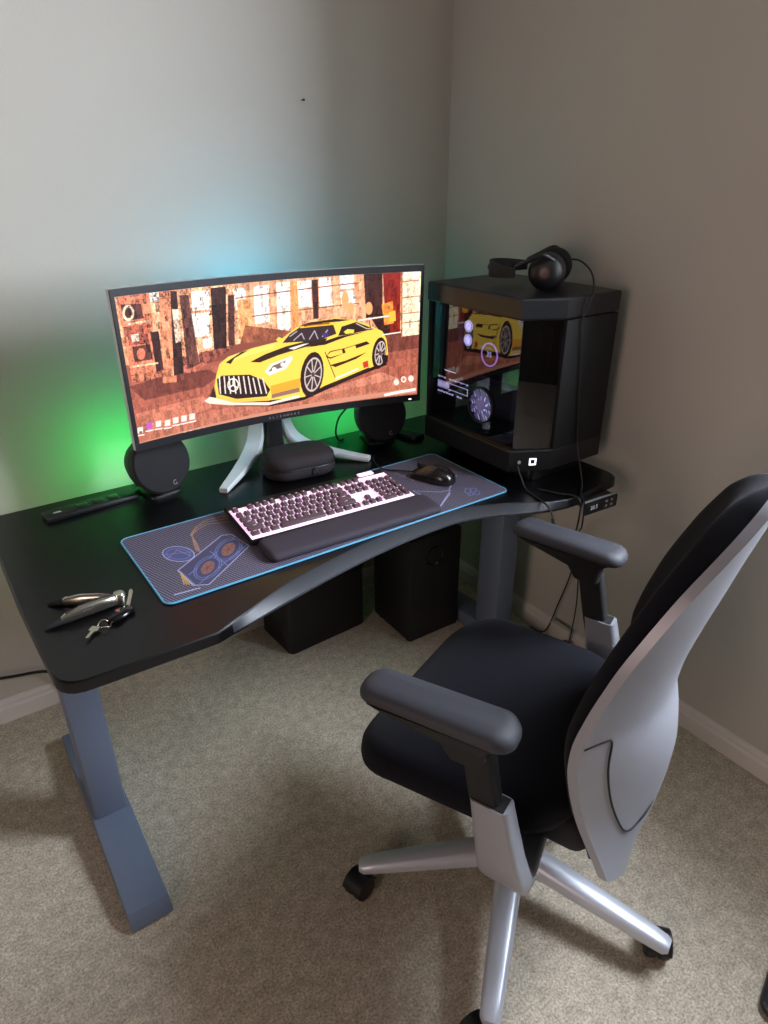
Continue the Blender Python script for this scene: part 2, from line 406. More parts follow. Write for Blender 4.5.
('p',(46, 26, 22),0,(0.6455,0.2434,0.639,0.1884,0.6291,0.1409,0.6166,0.1061,0.6029,0.0874,0.5894,0.0869,0.5774,0.1043,0.5682,0.1378,0.5626,0.1838,0.5611,0.2375,0.5639,0.2937,0.5706,0.347,0.5805,0.3924,0.5927,0.4258,0.606,0.444,0.6191,0.4454,0.6309,0.4298,0.6402,0.3983,0.6461,0.3538,0.6479,0.3004)),
('p',(206, 188, 184),0,(0.6394,0.2483,0.6345,0.2066,0.6269,0.1707,0.6175,0.1443,0.6071,0.1302,0.5969,0.1296,0.5878,0.1427,0.5807,0.168,0.5764,0.2028,0.5753,0.2436,0.5773,0.2865,0.5824,0.3272,0.5899,0.3619,0.5992,0.3874,0.6093,0.4014,0.6194,0.4024,0.6284,0.3903,0.6354,0.3662,0.6399,0.3322,0.6413,0.2916)),
('p',(66, 46, 44),0,(0.6353,0.2508,0.6309,0.2135,0.6243,0.1814,0.616,0.1577,0.607,0.1449,0.5981,0.1443,0.5902,0.1558,0.5841,0.1782,0.5804,0.2092,0.5795,0.2456,0.5814,0.284,0.5859,0.3205,0.5925,0.3517,0.6006,0.3747,0.6095,0.3873,0.6182,0.3883,0.626,0.3776,0.6321,0.3561,0.6359,0.3258,0.637,0.2895)),
('l',(212, 196, 192),0.0034,(0.6082,0.2674,0.6356,0.2366)),
('l',(212, 196, 192),0.0034,(0.6082,0.2674,0.6209,0.1629)),
('l',(212, 196, 192),0.0034,(0.6082,0.2674,0.6002,0.1385)),
('l',(212, 196, 192),0.0034,(0.6082,0.2674,0.5833,0.175)),
('l',(212, 196, 192),0.0034,(0.6082,0.2674,0.5783,0.2539)),
('l',(212, 196, 192),0.0034,(0.6082,0.2674,0.5873,0.338)),
('l',(212, 196, 192),0.0034,(0.6082,0.2674,0.6058,0.3888)),
('l',(212, 196, 192),0.0034,(0.6082,0.2674,0.6255,0.3835)),
('l',(212, 196, 192),0.0034,(0.6082,0.2674,0.6373,0.3238)),
('p',(90, 60, 56),0,(0.6139,0.2657,0.6135,0.2593,0.6126,0.2536,0.6113,0.2494,0.6096,0.2468,0.6079,0.2463,0.6061,0.2479,0.6046,0.2514,0.6035,0.2564,0.6028,0.2625,0.6026,0.2691,0.603,0.2754,0.6039,0.281,0.6052,0.2853,0.6069,0.2878,0.6086,0.2883,0.6103,0.2868,0.6119,0.2833,0.613,0.2783,0.6137,0.2722)),
('p',(46, 26, 22),0,(0.879,0.3676,0.8754,0.3278,0.8695,0.2931,0.8619,0.2669,0.8535,0.252,0.845,0.2499,0.8373,0.2607,0.8311,0.2833,0.8272,0.3153,0.8258,0.3535,0.8271,0.3941,0.8309,0.4331,0.8368,0.4669,0.8442,0.4922,0.8525,0.5068,0.8609,0.5091,0.8684,0.499,0.8745,0.4774,0.8786,0.4462,0.8801,0.4084)),
('p',(206, 188, 184),0,(0.8767,0.37,0.8739,0.3398,0.8694,0.3135,0.8637,0.2936,0.8573,0.2823,0.8508,0.2807,0.845,0.2888,0.8403,0.3059,0.8373,0.3302,0.8362,0.3592,0.8371,0.3901,0.84,0.4198,0.8445,0.4456,0.8502,0.465,0.8565,0.4761,0.8628,0.4778,0.8686,0.4701,0.8733,0.4536,0.8763,0.4298,0.8775,0.401)),
('p',(66, 46, 44),0,(0.8741,0.3713,0.8716,0.3443,0.8677,0.3207,0.8627,0.303,0.8571,0.2928,0.8515,0.2912,0.8464,0.2984,0.8424,0.3136,0.8398,0.3352,0.8389,0.3611,0.8397,0.3887,0.8423,0.4154,0.8462,0.4385,0.8512,0.4559,0.8567,0.4659,0.8622,0.4676,0.8672,0.4607,0.8712,0.446,0.8739,0.4247,0.8748,0.399)),
('l',(212, 196, 192),0.0034,(0.8569,0.38,0.874,0.3604)),
('l',(212, 196, 192),0.0034,(0.8569,0.38,0.8645,0.3069)),
('l',(212, 196, 192),0.0034,(0.8569,0.38,0.8513,0.2876)),
('l',(212, 196, 192),0.0034,(0.8569,0.38,0.8408,0.3119)),
('l',(212, 196, 192),0.0034,(0.8569,0.38,0.8378,0.3678)),
('l',(212, 196, 192),0.0034,(0.8569,0.38,0.8438,0.4288)),
('l',(212, 196, 192),0.0034,(0.8569,0.38,0.8558,0.4668)),
('l',(212, 196, 192),0.0034,(0.8569,0.38,0.8682,0.4645)),
('l',(212, 196, 192),0.0034,(0.8569,0.38,0.8755,0.4227)),
('p',(90, 60, 56),0,(0.8627,0.3788,0.8624,0.3723,0.8616,0.3665,0.8604,0.362,0.8588,0.3592,0.857,0.3586,0.8551,0.36,0.8535,0.3634,0.8522,0.3684,0.8514,0.3745,0.851,0.3812,0.8513,0.3877,0.8521,0.3935,0.8534,0.398,0.855,0.4007,0.8568,0.4014,0.8586,0.4,0.8602,0.3966,0.8615,0.3916,0.8624,0.3855)),
('p',(52, 28, 20),0,(0.6557,0.3965,0.6732,0.4377,0.7206,0.4472,0.8066,0.4872,0.8181,0.464,0.7682,0.4366,0.6725,0.3755)),
('p',(254, 212, 84),0,(0.6615,0.4033,0.675,0.429,0.7158,0.44,0.7184,0.406,0.6726,0.388)),
('p',(254, 212, 84),0,(0.7244,0.4422,0.7645,0.4625,0.7682,0.4366,0.7299,0.4117)),
('p',(60, 34, 22),0,(0.6699,0.3258,0.7294,0.3487,0.8065,0.3989,0.7679,0.3523,0.6907,0.3034)),
('l',(60, 34, 22),0.003,(0.6543,0.4341,0.6897,0.2139)),
('p',(50, 28, 24),0,(0.6467,0.1618,0.7284,0.2119,0.8162,0.2725,0.8182,0.2503,0.6891,0.1578)),
('l',(255, 244, 232),0.006,(0.6917,0.2133,0.7286,0.2378,0.7724,0.2698)),
('p',(200, 60, 40),0,(0.791,0.3171,0.8104,0.3298,0.8142,0.2772,0.7948,0.2688)),
('p',(40, 24, 24),0,(0.8647,0.3742,0.8862,0.3527,0.8846,0.2968,0.865,0.2965)),
('l',(250, 236, 220),0.005,(0.7785,0.6566,0.8966,0.674)),
('l',(120, 70, 60),0.004,(0.8162,0.646,0.8209,0.588)),
('p',(250, 190, 70),0,(0.886,0.7041,0.9105,0.7128,0.9131,0.6306,0.8903,0.6258)),
('l',(250, 236, 220),0.004,(0.864,0.5265,0.9294,0.5366)),
('p',(206, 140, 116),0,(-0.0023,0.0044,0.9971,0.0546,0.9977,0.0143,-0.0047,-0.0287)),
('p',(246, 226, 214),0,(0.003,0.1173,0.0199,0.1141,0.0169,0.0716,-0.0001,0.075)),
('l',(250, 232, 222),0.004,(-0.0026,0.0595,0.0188,0.0568)),
('p',(190, 90, 200),0,(0.0328,0.1339,0.05,0.131,0.0471,0.0881,0.0299,0.0913)),
('l',(250, 232, 222),0.004,(0.0273,0.0757,0.049,0.0733)),
('p',(246, 226, 214),0,(0.0616,0.1313,0.079,0.1285,0.0761,0.0853,0.0587,0.0883)),
('l',(250, 232, 222),0.004,(0.0562,0.0725,0.0781,0.0703)),
('p',(246, 226, 214),0,(0.0903,0.1223,0.1079,0.1197,0.1052,0.076,0.0875,0.0789)),
('l',(250, 232, 222),0.004,(0.085,0.0629,0.1072,0.0609)),
('p',(246, 226, 214),0,(0.1173,0.1285,0.1351,0.126,0.1324,0.0821,0.1146,0.0847)),
('l',(250, 232, 222),0.004,(0.1122,0.0686,0.1345,0.0669)),
('p',(246, 226, 214),0,(0.1442,0.1283,0.1621,0.126,0.1595,0.0817,0.1416,0.0842)),
('l',(250, 232, 222),0.004,(0.1391,0.0679,0.1617,0.0664)),
('p',(246, 226, 214),0,(0.1713,0.1283,0.1894,0.1263,0.1869,0.0816,0.1688,0.0839)),
('l',(250, 232, 222),0.004,(0.1663,0.0675,0.1891,0.0663)),
('p',(120, 80, 70),0,(0.0066,0.088,0.0151,0.0864,0.0139,0.07,0.0054,0.0717)),
('p',(252, 240, 230),0,(0.1445,0.0048,0.1535,0.0033,0.1523,-0.0175,0.1432,-0.016)),
('p',(252, 240, 230),0,(0.1657,0.0036,0.1749,0.0022,0.1737,-0.0188,0.1646,-0.0173)),
('p',(252, 240, 230),0,(0.1902,0.0024,0.1994,0.0011,0.1983,-0.02,0.1891,-0.0187)),
('p',(252, 240, 230),0,(0.2119,0.0015,0.2211,0.0003,0.22,-0.0209,0.2108,-0.0197)),
('p',(252, 240, 230),0,(0.2336,0.0008,0.243,-0.0003,0.2419,-0.0216,0.2326,-0.0204)),
('p',(252, 240, 230),0,(0.2555,0.0004,0.2649,-0.0007,0.2639,-0.0222,0.2545,-0.021)),
('p',(252, 240, 230),0,(0.2934,0,0.3029,-0.0009,0.302,-0.0226,0.2925,-0.0216)),
('p',(255, 244, 232),0,(0.0032,0.0009,0.0148,0.0005,0.0134,-0.0194,0.0018,-0.019)),
('l',(240, 214, 200),0.008,(0.0227,-0.0114,0.0827,-0.0199)),
('l',(252, 240, 230),0.01,(0.8778,0.0212,0.9269,0.0336,0.9691,0.0403,0.9902,0.044)),
('p',(246, 220, 206),0,(0.9296,0.1203,0.9291,0.1118,0.9277,0.1044,0.9255,0.0988,0.9226,0.0955,0.9193,0.0949,0.9161,0.0969,0.9131,0.1015,0.9107,0.1082,0.9092,0.1162,0.9086,0.1248,0.909,0.1332,0.9105,0.1405,0.9127,0.1461,0.9156,0.1494,0.9188,0.15,0.9221,0.148,0.925,0.1435,0.9274,0.1369,0.929,0.1289)),
('p',(246, 220, 206),0,(0.9574,0.1381,0.9569,0.1297,0.9555,0.1223,0.9533,0.1166,0.9504,0.1133,0.9471,0.1126,0.9439,0.1146,0.9409,0.1192,0.9385,0.1258,0.9369,0.1338,0.9363,0.1424,0.9368,0.1508,0.9382,0.1582,0.9404,0.1638,0.9433,0.1671,0.9465,0.1678,0.9498,0.1658,0.9528,0.1613,0.9552,0.1547,0.9567,0.1467)),
('p',(246, 220, 206),0,(0.9853,0.1405,0.9849,0.132,0.9835,0.1246,0.9813,0.1189,0.9784,0.1155,0.9752,0.1148,0.9719,0.1168,0.9689,0.1213,0.9665,0.1279,0.9649,0.136,0.9643,0.1446,0.9647,0.153,0.9661,0.1604,0.9683,0.1661,0.9712,0.1694,0.9744,0.1701,0.9777,0.1682,0.9807,0.1637,0.9831,0.1571,0.9847,0.1491)),
('p',(200, 130, 110),0,(0.9521,0.1392,0.9519,0.135,0.9512,0.1313,0.9501,0.1284,0.9486,0.1268,0.947,0.1264,0.9454,0.1275,0.9439,0.1297,0.9427,0.133,0.9419,0.137,0.9416,0.1413,0.9418,0.1455,0.9425,0.1492,0.9436,0.152,0.9451,0.1537,0.9467,0.154,0.9483,0.153,0.9498,0.1508,0.951,0.1475,0.9518,0.1435))]
PAD = [
('p',(74, 72, 98),0,(0.0653,0.1132,0.2012,0.2058,0.2289,0.1195,0.2267,0.1146,0.097,0.0243,0.072,0.0367)),
('l',(178, 178, 214),0.0022,(0.0639,0.112,0.2004,0.2036,0.2207,0.1947,0.2302,0.1211,0.0964,0.0227,0.0698,0.0372,0.0639,0.112)),
('l',(112, 128, 180),0.002,(0.0768,0.0824,0.2165,0.1745)),
('l',(112, 128, 180),0.002,(0.0667,0.1031,0.073,0.0392)),
('l',(112, 128, 180),0.002,(0.1501,0.1496,0.1578,0.0711)),
('l',(112, 128, 180),0.0018,(0.0821,0.037,0.2269,0.1274)),
('l',(206, 166, 92),0.0018,(0.0657,0.1038,0.0554,0.0516)),
('l',(206, 166, 92),0.0018,(0.0659,0.0957,0.0595,0.0487)),
('l',(206, 166, 92),0.0018,(0.0662,0.0877,0.0636,0.0458)),
('l',(206, 166, 92),0.0018,(0.0664,0.0797,0.0677,0.0429)),
('l',(112, 128, 180),0.0016,(0.1503,0.1027,0.1483,0.0932,0.1439,0.0832,0.1376,0.0737,0.13,0.0653,0.1216,0.0587,0.1131,0.0544,0.1052,0.0527,0.0985,0.0537,0.0934,0.0572,0.0904,0.0631,0.0897,0.0709,0.0914,0.08,0.0953,0.0898,0.1012,0.0994,0.1088,0.1081,0.1172,0.1151,0.126,0.1199,0.1343,0.1219,0.1414,0.1211,0.1468,0.1173,0.1498,0.111,0.1503,0.1027)),
('l',(112, 128, 180),0.0016,(0.1559,0.1057,0.1535,0.0939,0.1482,0.0817,0.1408,0.0701,0.1317,0.06,0.1218,0.0521,0.1119,0.0471,0.1027,0.0453,0.0948,0.0467,0.0889,0.0513,0.0854,0.0586,0.0845,0.0682,0.0865,0.0794,0.0911,0.0913,0.0981,0.103,0.1069,0.1136,0.117,0.1221,0.1273,0.1278,0.1372,0.1301,0.1456,0.1288,0.1519,0.124,0.1554,0.116,0.1559,0.1057)),
('p',(70, 68, 100),0,(0.1492,0.1021,0.1472,0.0932,0.1431,0.0837,0.137,0.0747,0.1297,0.0667,0.1216,0.0604,0.1134,0.0562,0.1058,0.0545,0.0993,0.0553,0.0944,0.0586,0.0915,0.0642,0.0908,0.0715,0.0924,0.0801,0.0961,0.0893,0.1019,0.0984,0.1091,0.1067,0.1173,0.1134,0.1257,0.118,0.1337,0.12,0.1406,0.1192,0.1457,0.1158,0.1487,0.1099,0.1492,0.1021)),
('p',(138, 96, 84),0,(0.1382,0.1,0.1374,0.094,0.1351,0.0875,0.1316,0.0809,0.1272,0.0748,0.1221,0.0697,0.1169,0.0661,0.1119,0.064,0.1076,0.0638,0.1042,0.0654,0.102,0.0687,0.1012,0.0734,0.1018,0.0792,0.1039,0.0856,0.1073,0.0922,0.1117,0.0983,0.1167,0.1036,0.122,0.1075,0.1272,0.1097,0.1317,0.11,0.1352,0.1084,0.1375,0.105,0.1382,0.1)),
('l',(92, 64, 76),0.0018,(0.1194,0.0865,0.1353,0.087)),
('l',(92, 64, 76),0.0018,(0.1194,0.0865,0.1243,0.0742)),
('l',(92, 64, 76),0.0018,(0.1194,0.0865,0.1099,0.0707)),
('l',(92, 64, 76),0.0018,(0.1194,0.0865,0.1026,0.0788)),
('l',(92, 64, 76),0.0018,(0.1194,0.0865,0.1077,0.0928)),
('l',(92, 64, 76),0.0018,(0.1194,0.0865,0.1217,0.1023)),
('l',(92, 64, 76),0.0018,(0.1194,0.0865,0.1342,0.1001)),
('l',(112, 128, 180),0.0016,(0.2202,0.1519,0.2177,0.1417,0.2126,0.1309,0.2056,0.1205,0.197,0.1114,0.1878,0.1042,0.1786,0.0994,0.1701,0.0975,0.1629,0.0984,0.1576,0.1022,0.1546,0.1084,0.1541,0.1168,0.1562,0.1266,0.1608,0.1371,0.1675,0.1475,0.1758,0.157,0.1852,0.1647,0.1948,0.17,0.2038,0.1723,0.2114,0.1715,0.2169,0.1675,0.22,0.1608,0.2202,0.1519)),
('l',(112, 128, 180),0.0016,(0.2264,0.1552,0.2233,0.1425,0.2172,0.1293,0.2088,0.1167,0.1987,0.1057,0.1879,0.0972,0.177,0.0916,0.1671,0.0895,0.1587,0.0909,0.1525,0.0957,0.149,0.1035,0.1485,0.1138,0.1509,0.1258,0.1563,0.1386,0.1642,0.1513,0.1741,0.1628,0.1851,0.1722,0.1965,0.1785,0.2071,0.1811,0.2161,0.1799,0.2227,0.1748,0.2262,0.1663,0.2264,0.1552)),
('p',(70, 68, 100),0,(0.219,0.1513,0.2166,0.1416,0.2118,0.1314,0.2049,0.1216,0.1968,0.1129,0.1878,0.106,0.1789,0.1014,0.1707,0.0994,0.1638,0.1002,0.1587,0.1037,0.1557,0.1095,0.1552,0.1174,0.1572,0.1266,0.1616,0.1366,0.1681,0.1464,0.1761,0.1554,0.1851,0.1628,0.1944,0.1679,0.203,0.1702,0.2104,0.1695,0.2158,0.1659,0.2187,0.1596,0.219,0.1513)),
('p',(138, 96, 84),0,(0.2071,0.1488,0.206,0.1424,0.2034,0.1353,0.1994,0.1282,0.1944,0.1216,0.1888,0.116,0.1831,0.112,0.1776,0.1097,0.173,0.1094,0.1694,0.1111,0.1672,0.1145,0.1665,0.1196,0.1674,0.1258,0.1698,0.1327,0.1737,0.1398,0.1786,0.1465,0.1842,0.1523,0.1901,0.1566,0.1957,0.159,0.2005,0.1594,0.2042,0.1578,0.2065,0.1541,0.2071,0.1488)),
('l',(92, 64, 76),0.0018,(0.1865,0.134,0.2036,0.1348)),
('l',(92, 64, 76),0.0018,(0.1865,0.134,0.1913,0.1209)),
('l',(92, 64, 76),0.0018,(0.1865,0.134,0.1757,0.1169)),
('l',(92, 64, 76),0.0018,(0.1865,0.134,0.1681,0.1254)),
('l',(92, 64, 76),0.0018,(0.1865,0.134,0.1741,0.1405)),
('l',(92, 64, 76),0.0018,(0.1865,0.134,0.1895,0.151)),
('l',(92, 64, 76),0.0018,(0.1865,0.134,0.2028,0.1489)),
('p',(80, 84, 124),0,(0.1154,0.1532,0.1107,0.1457,0.1043,0.1408,0.0967,0.1389,0.0885,0.1402,0.0804,0.1444,0.0729,0.1514,0.0666,0.1604,0.062,0.171,0.0596,0.1821,0.0594,0.1931,0.0616,0.203,0.0661,0.2109,0.0724,0.2162,0.0802,0.2184,0.0886,0.2173,0.0971,0.213,0.1049,0.2057,0.1113,0.1962,0.1158,0.1853,0.1181,0.1738,0.1179,0.1628,0.1154,0.1532)),
('l',(178, 178, 214),0.002,(0.1154,0.1532,0.1107,0.1457,0.1043,0.1408,0.0967,0.1389,0.0885,0.1402,0.0804,0.1444,0.0729,0.1514,0.0666,0.1604,0.062,0.171,0.0596,0.1821,0.0594,0.1931,0.0616,0.203,0.0661,0.2109,0.0724,0.2162,0.0802,0.2184,0.0886,0.2173,0.0971,0.213,0.1049,0.2057,0.1113,0.1962,0.1158,0.1853,0.1181,0.1738,0.1179,0.1628,0.1154,0.1532)),
('l',(112, 128, 180),0.0018,(0.1091,0.159,0.1058,0.1539,0.1012,0.1507,0.0956,0.1498,0.0894,0.1511,0.0832,0.1545,0.0774,0.1599,0.0725,0.1667,0.0689,0.1744,0.0668,0.1825,0.0665,0.1903,0.068,0.1971,0.0712,0.2024,0.0758,0.2058,0.0814,0.2069,0.0877,0.2057,0.0941,0.2022,0.1,0.1967,0.105,0.1896,0.1086,0.1817,0.1106,0.1735,0.1107,0.1658,0.1091,0.159)),
('l',(150, 120, 150),0.002,(0.0635,0.1736,0.0926,0.1966,0.1067,0.1553)),
('l',(112, 128, 180),0.002,(0.0602,0.1943,0.1197,0.1686)),
('l',(170, 132, 104),0.0022,(0.1315,0.1602,0.1392,0.2025,0.1424,0.2474,0.1674,0.279,0.1978,0.2971,0.2267,0.2948,0.2516,0.2894)),
('l',(170, 132, 104),0.0022,(0.1288,0.1639,0.1368,0.2042,0.1436,0.2465,0.1681,0.2725,0.1962,0.2868,0.2213,0.2818,0.2453,0.2747)),
('l',(170, 132, 104),0.0022,(0.1257,0.1681,0.134,0.2061,0.145,0.2455,0.1689,0.265,0.1944,0.2752,0.2152,0.2671,0.2382,0.2582)),
('l',(178, 178, 214),0.0035,(0.0268,0.0259,0.0301,0.0256)),
('l',(178, 178, 214),0.0035,(0.0319,0.0254,0.0351,0.0251)),
('l',(178, 178, 214),0.0035,(0.037,0.0249,0.0402,0.0246)),
('l',(178, 178, 214),0.0035,(0.0421,0.0243,0.0453,0.0241)),
('l',(178, 178, 214),0.0035,(0.0472,0.0238,0.0505,0.0236)),
('l',(178, 178, 214),0.0035,(0.0523,0.0233,0.0556,0.023)),
('l',(178, 178, 214),0.0035,(0.0574,0.0228,0.0608,0.0225)),
('l',(178, 178, 214),0.0035,(0.0626,0.0223,0.0659,0.022)),
('l',(178, 178, 214),0.0035,(0.0678,0.0217,0.0711,0.0215)),
('l',(178, 178, 214),0.0035,(0.073,0.0212,0.0763,0.0209)),
('l',(178, 178, 214),0.0022,(0.8348,0.1651,0.8627,0.1535,0.7878,0.0943)),
('l',(178, 178, 214),0.0018,(0.7053,0.1424,0.7591,0.0954,0.7884,0.0894,0.7018,0.0279,0.7109,0.0834,0.7053,0.1424)),
('l',(178, 178, 214),0.003,(0.7026,0.0273,0.7744,0.0743)),
('l',(112, 128, 180),0.0024,(0.8277,0.0556,0.8243,0.0521,0.8207,0.0493,0.8173,0.0474,0.8142,0.0464,0.8117,0.0466,0.8101,0.0477,0.8094,0.0498,0.8097,0.0528,0.811,0.0563,0.8132,0.0601,0.816,0.0638,0.8194,0.0673,0.823,0.0701,0.8265,0.0721,0.8297,0.0732,0.8322,0.0731,0.8338,0.0719,0.8345,0.0697,0.8342,0.0667,0.8328,0.0632,0.8306,0.0593,0.8277,0.0556)),
('l',(112, 128, 180),0.0024,(0.8442,0.0498,0.8417,0.0474,0.8388,0.0456,0.8358,0.0445,0.833,0.0443,0.8306,0.0448,0.8287,0.0462,0.8275,0.0482,0.8271,0.0507,0.8276,0.0535,0.8289,0.0565,0.8309,0.0592,0.8334,0.0616,0.8363,0.0634,0.8393,0.0645,0.8422,0.0648,0.8447,0.0643,0.8466,0.0629,0.8477,0.0609,0.8481,0.0583,0.8476,0.0554,0.8463,0.0525,0.8442,0.0498)),
('l',(112, 128, 180),0.0024,(0.8396,0.0324,0.8371,0.0301,0.8343,0.0283,0.8315,0.0271,0.8289,0.0268,0.8267,0.0272,0.8251,0.0283,0.8242,0.0301,0.824,0.0325,0.8246,0.0352,0.826,0.038,0.828,0.0406,0.8305,0.043,0.8332,0.0449,0.836,0.046,0.8387,0.0464,0.8409,0.046,0.8426,0.0449,0.8435,0.043,0.8437,0.0406,0.843,0.0379,0.8416,0.0351,0.8396,0.0324)),
('l',(112, 128, 180),0.0024,(0.8208,0.037,0.8188,0.0352,0.8166,0.0337,0.8143,0.0329,0.8122,0.0326,0.8103,0.033,0.8089,0.034,0.8081,0.0355,0.8079,0.0374,0.8083,0.0396,0.8093,0.0419,0.8109,0.044,0.8129,0.0459,0.8151,0.0474,0.8173,0.0483,0.8195,0.0485,0.8214,0.0481,0.8228,0.0471,0.8236,0.0456,0.8238,0.0437,0.8234,0.0415,0.8224,0.0392,0.8208,0.037)),
('l',(150, 140, 170),0.002,(0.7296,0.2366,0.7888,0.2441)),
('l',(150, 140, 170),0.002,(0.7365,0.2645,0.7465,0.1926))]
CASTER = [175, 150, 20, 10, 213]
EXPO = 0.0
# ------------------------------------------------------------------ palette
wall_m = mat('wall_paint', (188, 184, 173), 0.85, noise=0.03, nscale=3, bump=0.12, bscale=140, spec=0.2)
ceil_m = mat('ceiling_paint', (104, 100, 94), 0.9, spec=0.2)  # unseen ceiling, darkened to cut bounced light
dimwall_m = mat('dark_unseen_wall', (76, 70, 66), 0.9, spec=0.2)  # dark tone chosen for the unseen walls to cut bounced light
trim_m = mat('trim_paint', (212, 208, 200), 0.5)
desk_m = mat('desk_laminate', (8, 8, 10), 0.28, spec=0.35, bump=0.03, bscale=500)
bevel_m = mat('desk_laminate_lit_bevel', (26, 28, 34), 0.48)  # same laminate as the top, light on the slope put into the colour
steel_m = mat('desk_leg_steel', (104, 116, 136), 0.45, metal=0.15, bump=0.04, bscale=600)
black_m = mat('black_plastic', (20, 20, 22), 0.42)
blackr_m = mat('rough_black', (17, 17, 19), 0.75)
gloss_m = mat('gloss_black', (14, 14, 16), 0.16)
bezel_m = mat('monitor_plastic', (26, 26, 29), 0.45)
white_m = mat('white_plastic', (214, 220, 222), 0.4)
case_m = mat('computer_case_metal', (22, 22, 24), 0.36, spec=0.4, bump=0.05, bscale=900)
mesh_m = mat('computer_case_mesh', (22, 22, 22), 0.7, spec=0.25, noise=0.25, nscale=700)
inner_m = mat('case_interior', (13, 13, 15), 0.6)
slat_m = mat('vent_slats', (84, 92, 104), 0.5, metal=0.4)
speaker_m = mat('speaker_fabric', (24, 24, 26), 0.85, bump=0.3, bscale=1500)
spk_shell_m = mat('speaker_shell', (34, 31, 30), 0.5)
sub_m = mat('subwoofer_black', (7, 7, 8), 0.6)
pouch_m = mat('carry_case_shell', (38, 33, 36), 0.8, bump=0.3, bscale=900)
fabric_m = mat('chair_fabric', (14, 15, 22), 0.95, noise=0.35, nscale=900, bump=0.5, bscale=900, sheen=0.04, spec=0.15)
pad_m = mat('arm_pad_urethane', (47, 48, 54), 0.62, bump=0.15, bscale=700)
silver_m = mat('silver_plastic', (152, 154, 161), 0.38, metal=0.25, bump=0.04, bscale=900)
silverd_m = mat('silver_plastic_panel', (150, 172, 184), 0.42, metal=0.25)
leg_m = mat('silver_base_metal', (196, 201, 210), 0.36, metal=0.3)
alu_m = mat('aluminium', (190, 196, 206), 0.32, metal=0.7)
rub_m = mat('caster_nylon', (13, 13, 15), 0.4)
cable_m = mat('cable_rubber', (15, 15, 16), 0.55)
tool_m = mat('brushed_steel', (196, 192, 176), 0.24, metal=0.95)
keycap_m = mat('keycap', (84, 66, 72), 0.42)
legend_m = mat('key_legend', (240, 210, 232), 0.5, emit=(250, 214, 240), estr=0.8)
glow_m = mat('key_backlight', (235, 215, 232), 0.5, emit=(250, 200, 238), estr=1.0)
kbody_m = mat('keyboard_body', (24, 24, 26), 0.4, metal=0.3)
palm_m = mat('palm_rest_foam', (50, 43, 53), 0.8, bump=0.25, bscale=1200)
mouse_m = mat('mouse_shell', (30, 25, 24), 0.22, coat=0.3)
edge_m = mat('pad_stitching', (88, 156, 190), 0.6)
padside_m = mat('pad_rubber', (30, 30, 34), 0.9)
green_m = mat('green_light', (20, 220, 90), 0.5, emit=(0, 255, 104), estr=36.0)
greenlo_m = mat('green_ring', (90, 150, 110), 0.5, emit=(90, 190, 130), estr=0.45)
cyan_m = mat('cyan_light', (60, 200, 220), 0.5, emit=(40, 210, 255), estr=22.0)
led_m = mat('white_led', (240, 240, 250), 0.5, emit=(236, 236, 255), estr=2.2)
ledlo_m = mat('soft_white_led', (190, 186, 220), 0.5, emit=(196, 190, 236), estr=1.5)
ledvlo_m = mat('dim_fan_glow', (90, 86, 120), 0.5, emit=(150, 140, 200), estr=0.22)
purple_m = mat('violet_led', (180, 150, 220), 0.5, emit=(186, 140, 240), estr=1.2)
board_m = mat('circuit_board', (24, 22, 26), 0.5, noise=0.4, nscale=120)
plate_m = mat('outlet_plate', (196, 190, 178), 0.45)
txt_m = mat('grey_lettering', (150, 148, 150), 0.4)
wtxt_m = mat('display_digits', (200, 208, 210), 0.4, emit=(190, 205, 210), estr=0.18)
frame_m = mat('window_frame', (222, 220, 214), 0.4)

# carpet: cut pile, mottled beige
carpet_m = bpy.data.materials.new('carpet'); carpet_m.use_nodes = True
nt = carpet_m.node_tree; b = nt.nodes['Principled BSDF']; b.inputs['Roughness'].default_value = 1.0; b.inputs['Specular IOR Level'].default_value = 0.05
tc = nt.nodes.new('ShaderNodeTexCoord')
def _noise(scale, detail=3, rough=0.6):
    n = nt.nodes.new('ShaderNodeTexNoise'); n.inputs['Scale'].default_value = scale; n.inputs['Detail'].default_value = detail
    n.inputs['Roughness'].default_value = rough
    nt.links.new(tc.outputs['Object'], n.inputs['Vector']); return n
n1, n2, n3 = _noise(185, 4, 0.8), _noise(34, 3, 0.7), _noise(5, 2)
ra = nt.nodes.new('ShaderNodeValToRGB')
ra.color_ramp.elements[0].position = 0.36; ra.color_ramp.elements[0].color = (*lin((172, 161, 142)), 1)
ra.color_ramp.elements[1].position = 0.62; ra.color_ramp.elements[1].color = (*lin((246, 234, 212)), 1)
nt.links.new(n1.outputs['Fac'], ra.inputs['Fac'])
mx = nt.nodes.new('ShaderNodeMix'); mx.data_type = 'RGBA'; mx.blend_type = 'MULTIPLY'; mx.inputs[0].default_value = 1.0
r2 = nt.nodes.new('ShaderNodeValToRGB')
r2.color_ramp.elements[0].position = 0.3; r2.color_ramp.elements[0].color = (0.66, 0.65, 0.63, 1)
r2.color_ramp.elements[1].position = 0.7; r2.color_ramp.elements[1].color = (1, 1, 1, 1)
nt.links.new(n2.outputs['Fac'], r2.inputs['Fac'])
nt.links.new(ra.outputs['Color'], mx.inputs[6]); nt.links.new(r2.outputs['Color'], mx.inputs[7])
nt.links.new(mx.outputs[2], b.inputs['Base Color'])
bp = nt.nodes.new('ShaderNodeBump'); bp.inputs['Strength'].default_value = 0.7; bp.inputs['Distance'].default_value = 0.008
nt.links.new(n1.outputs['Fac'], bp.inputs['Height']); nt.links.new(bp.outputs['Normal'], b.inputs['Normal'])

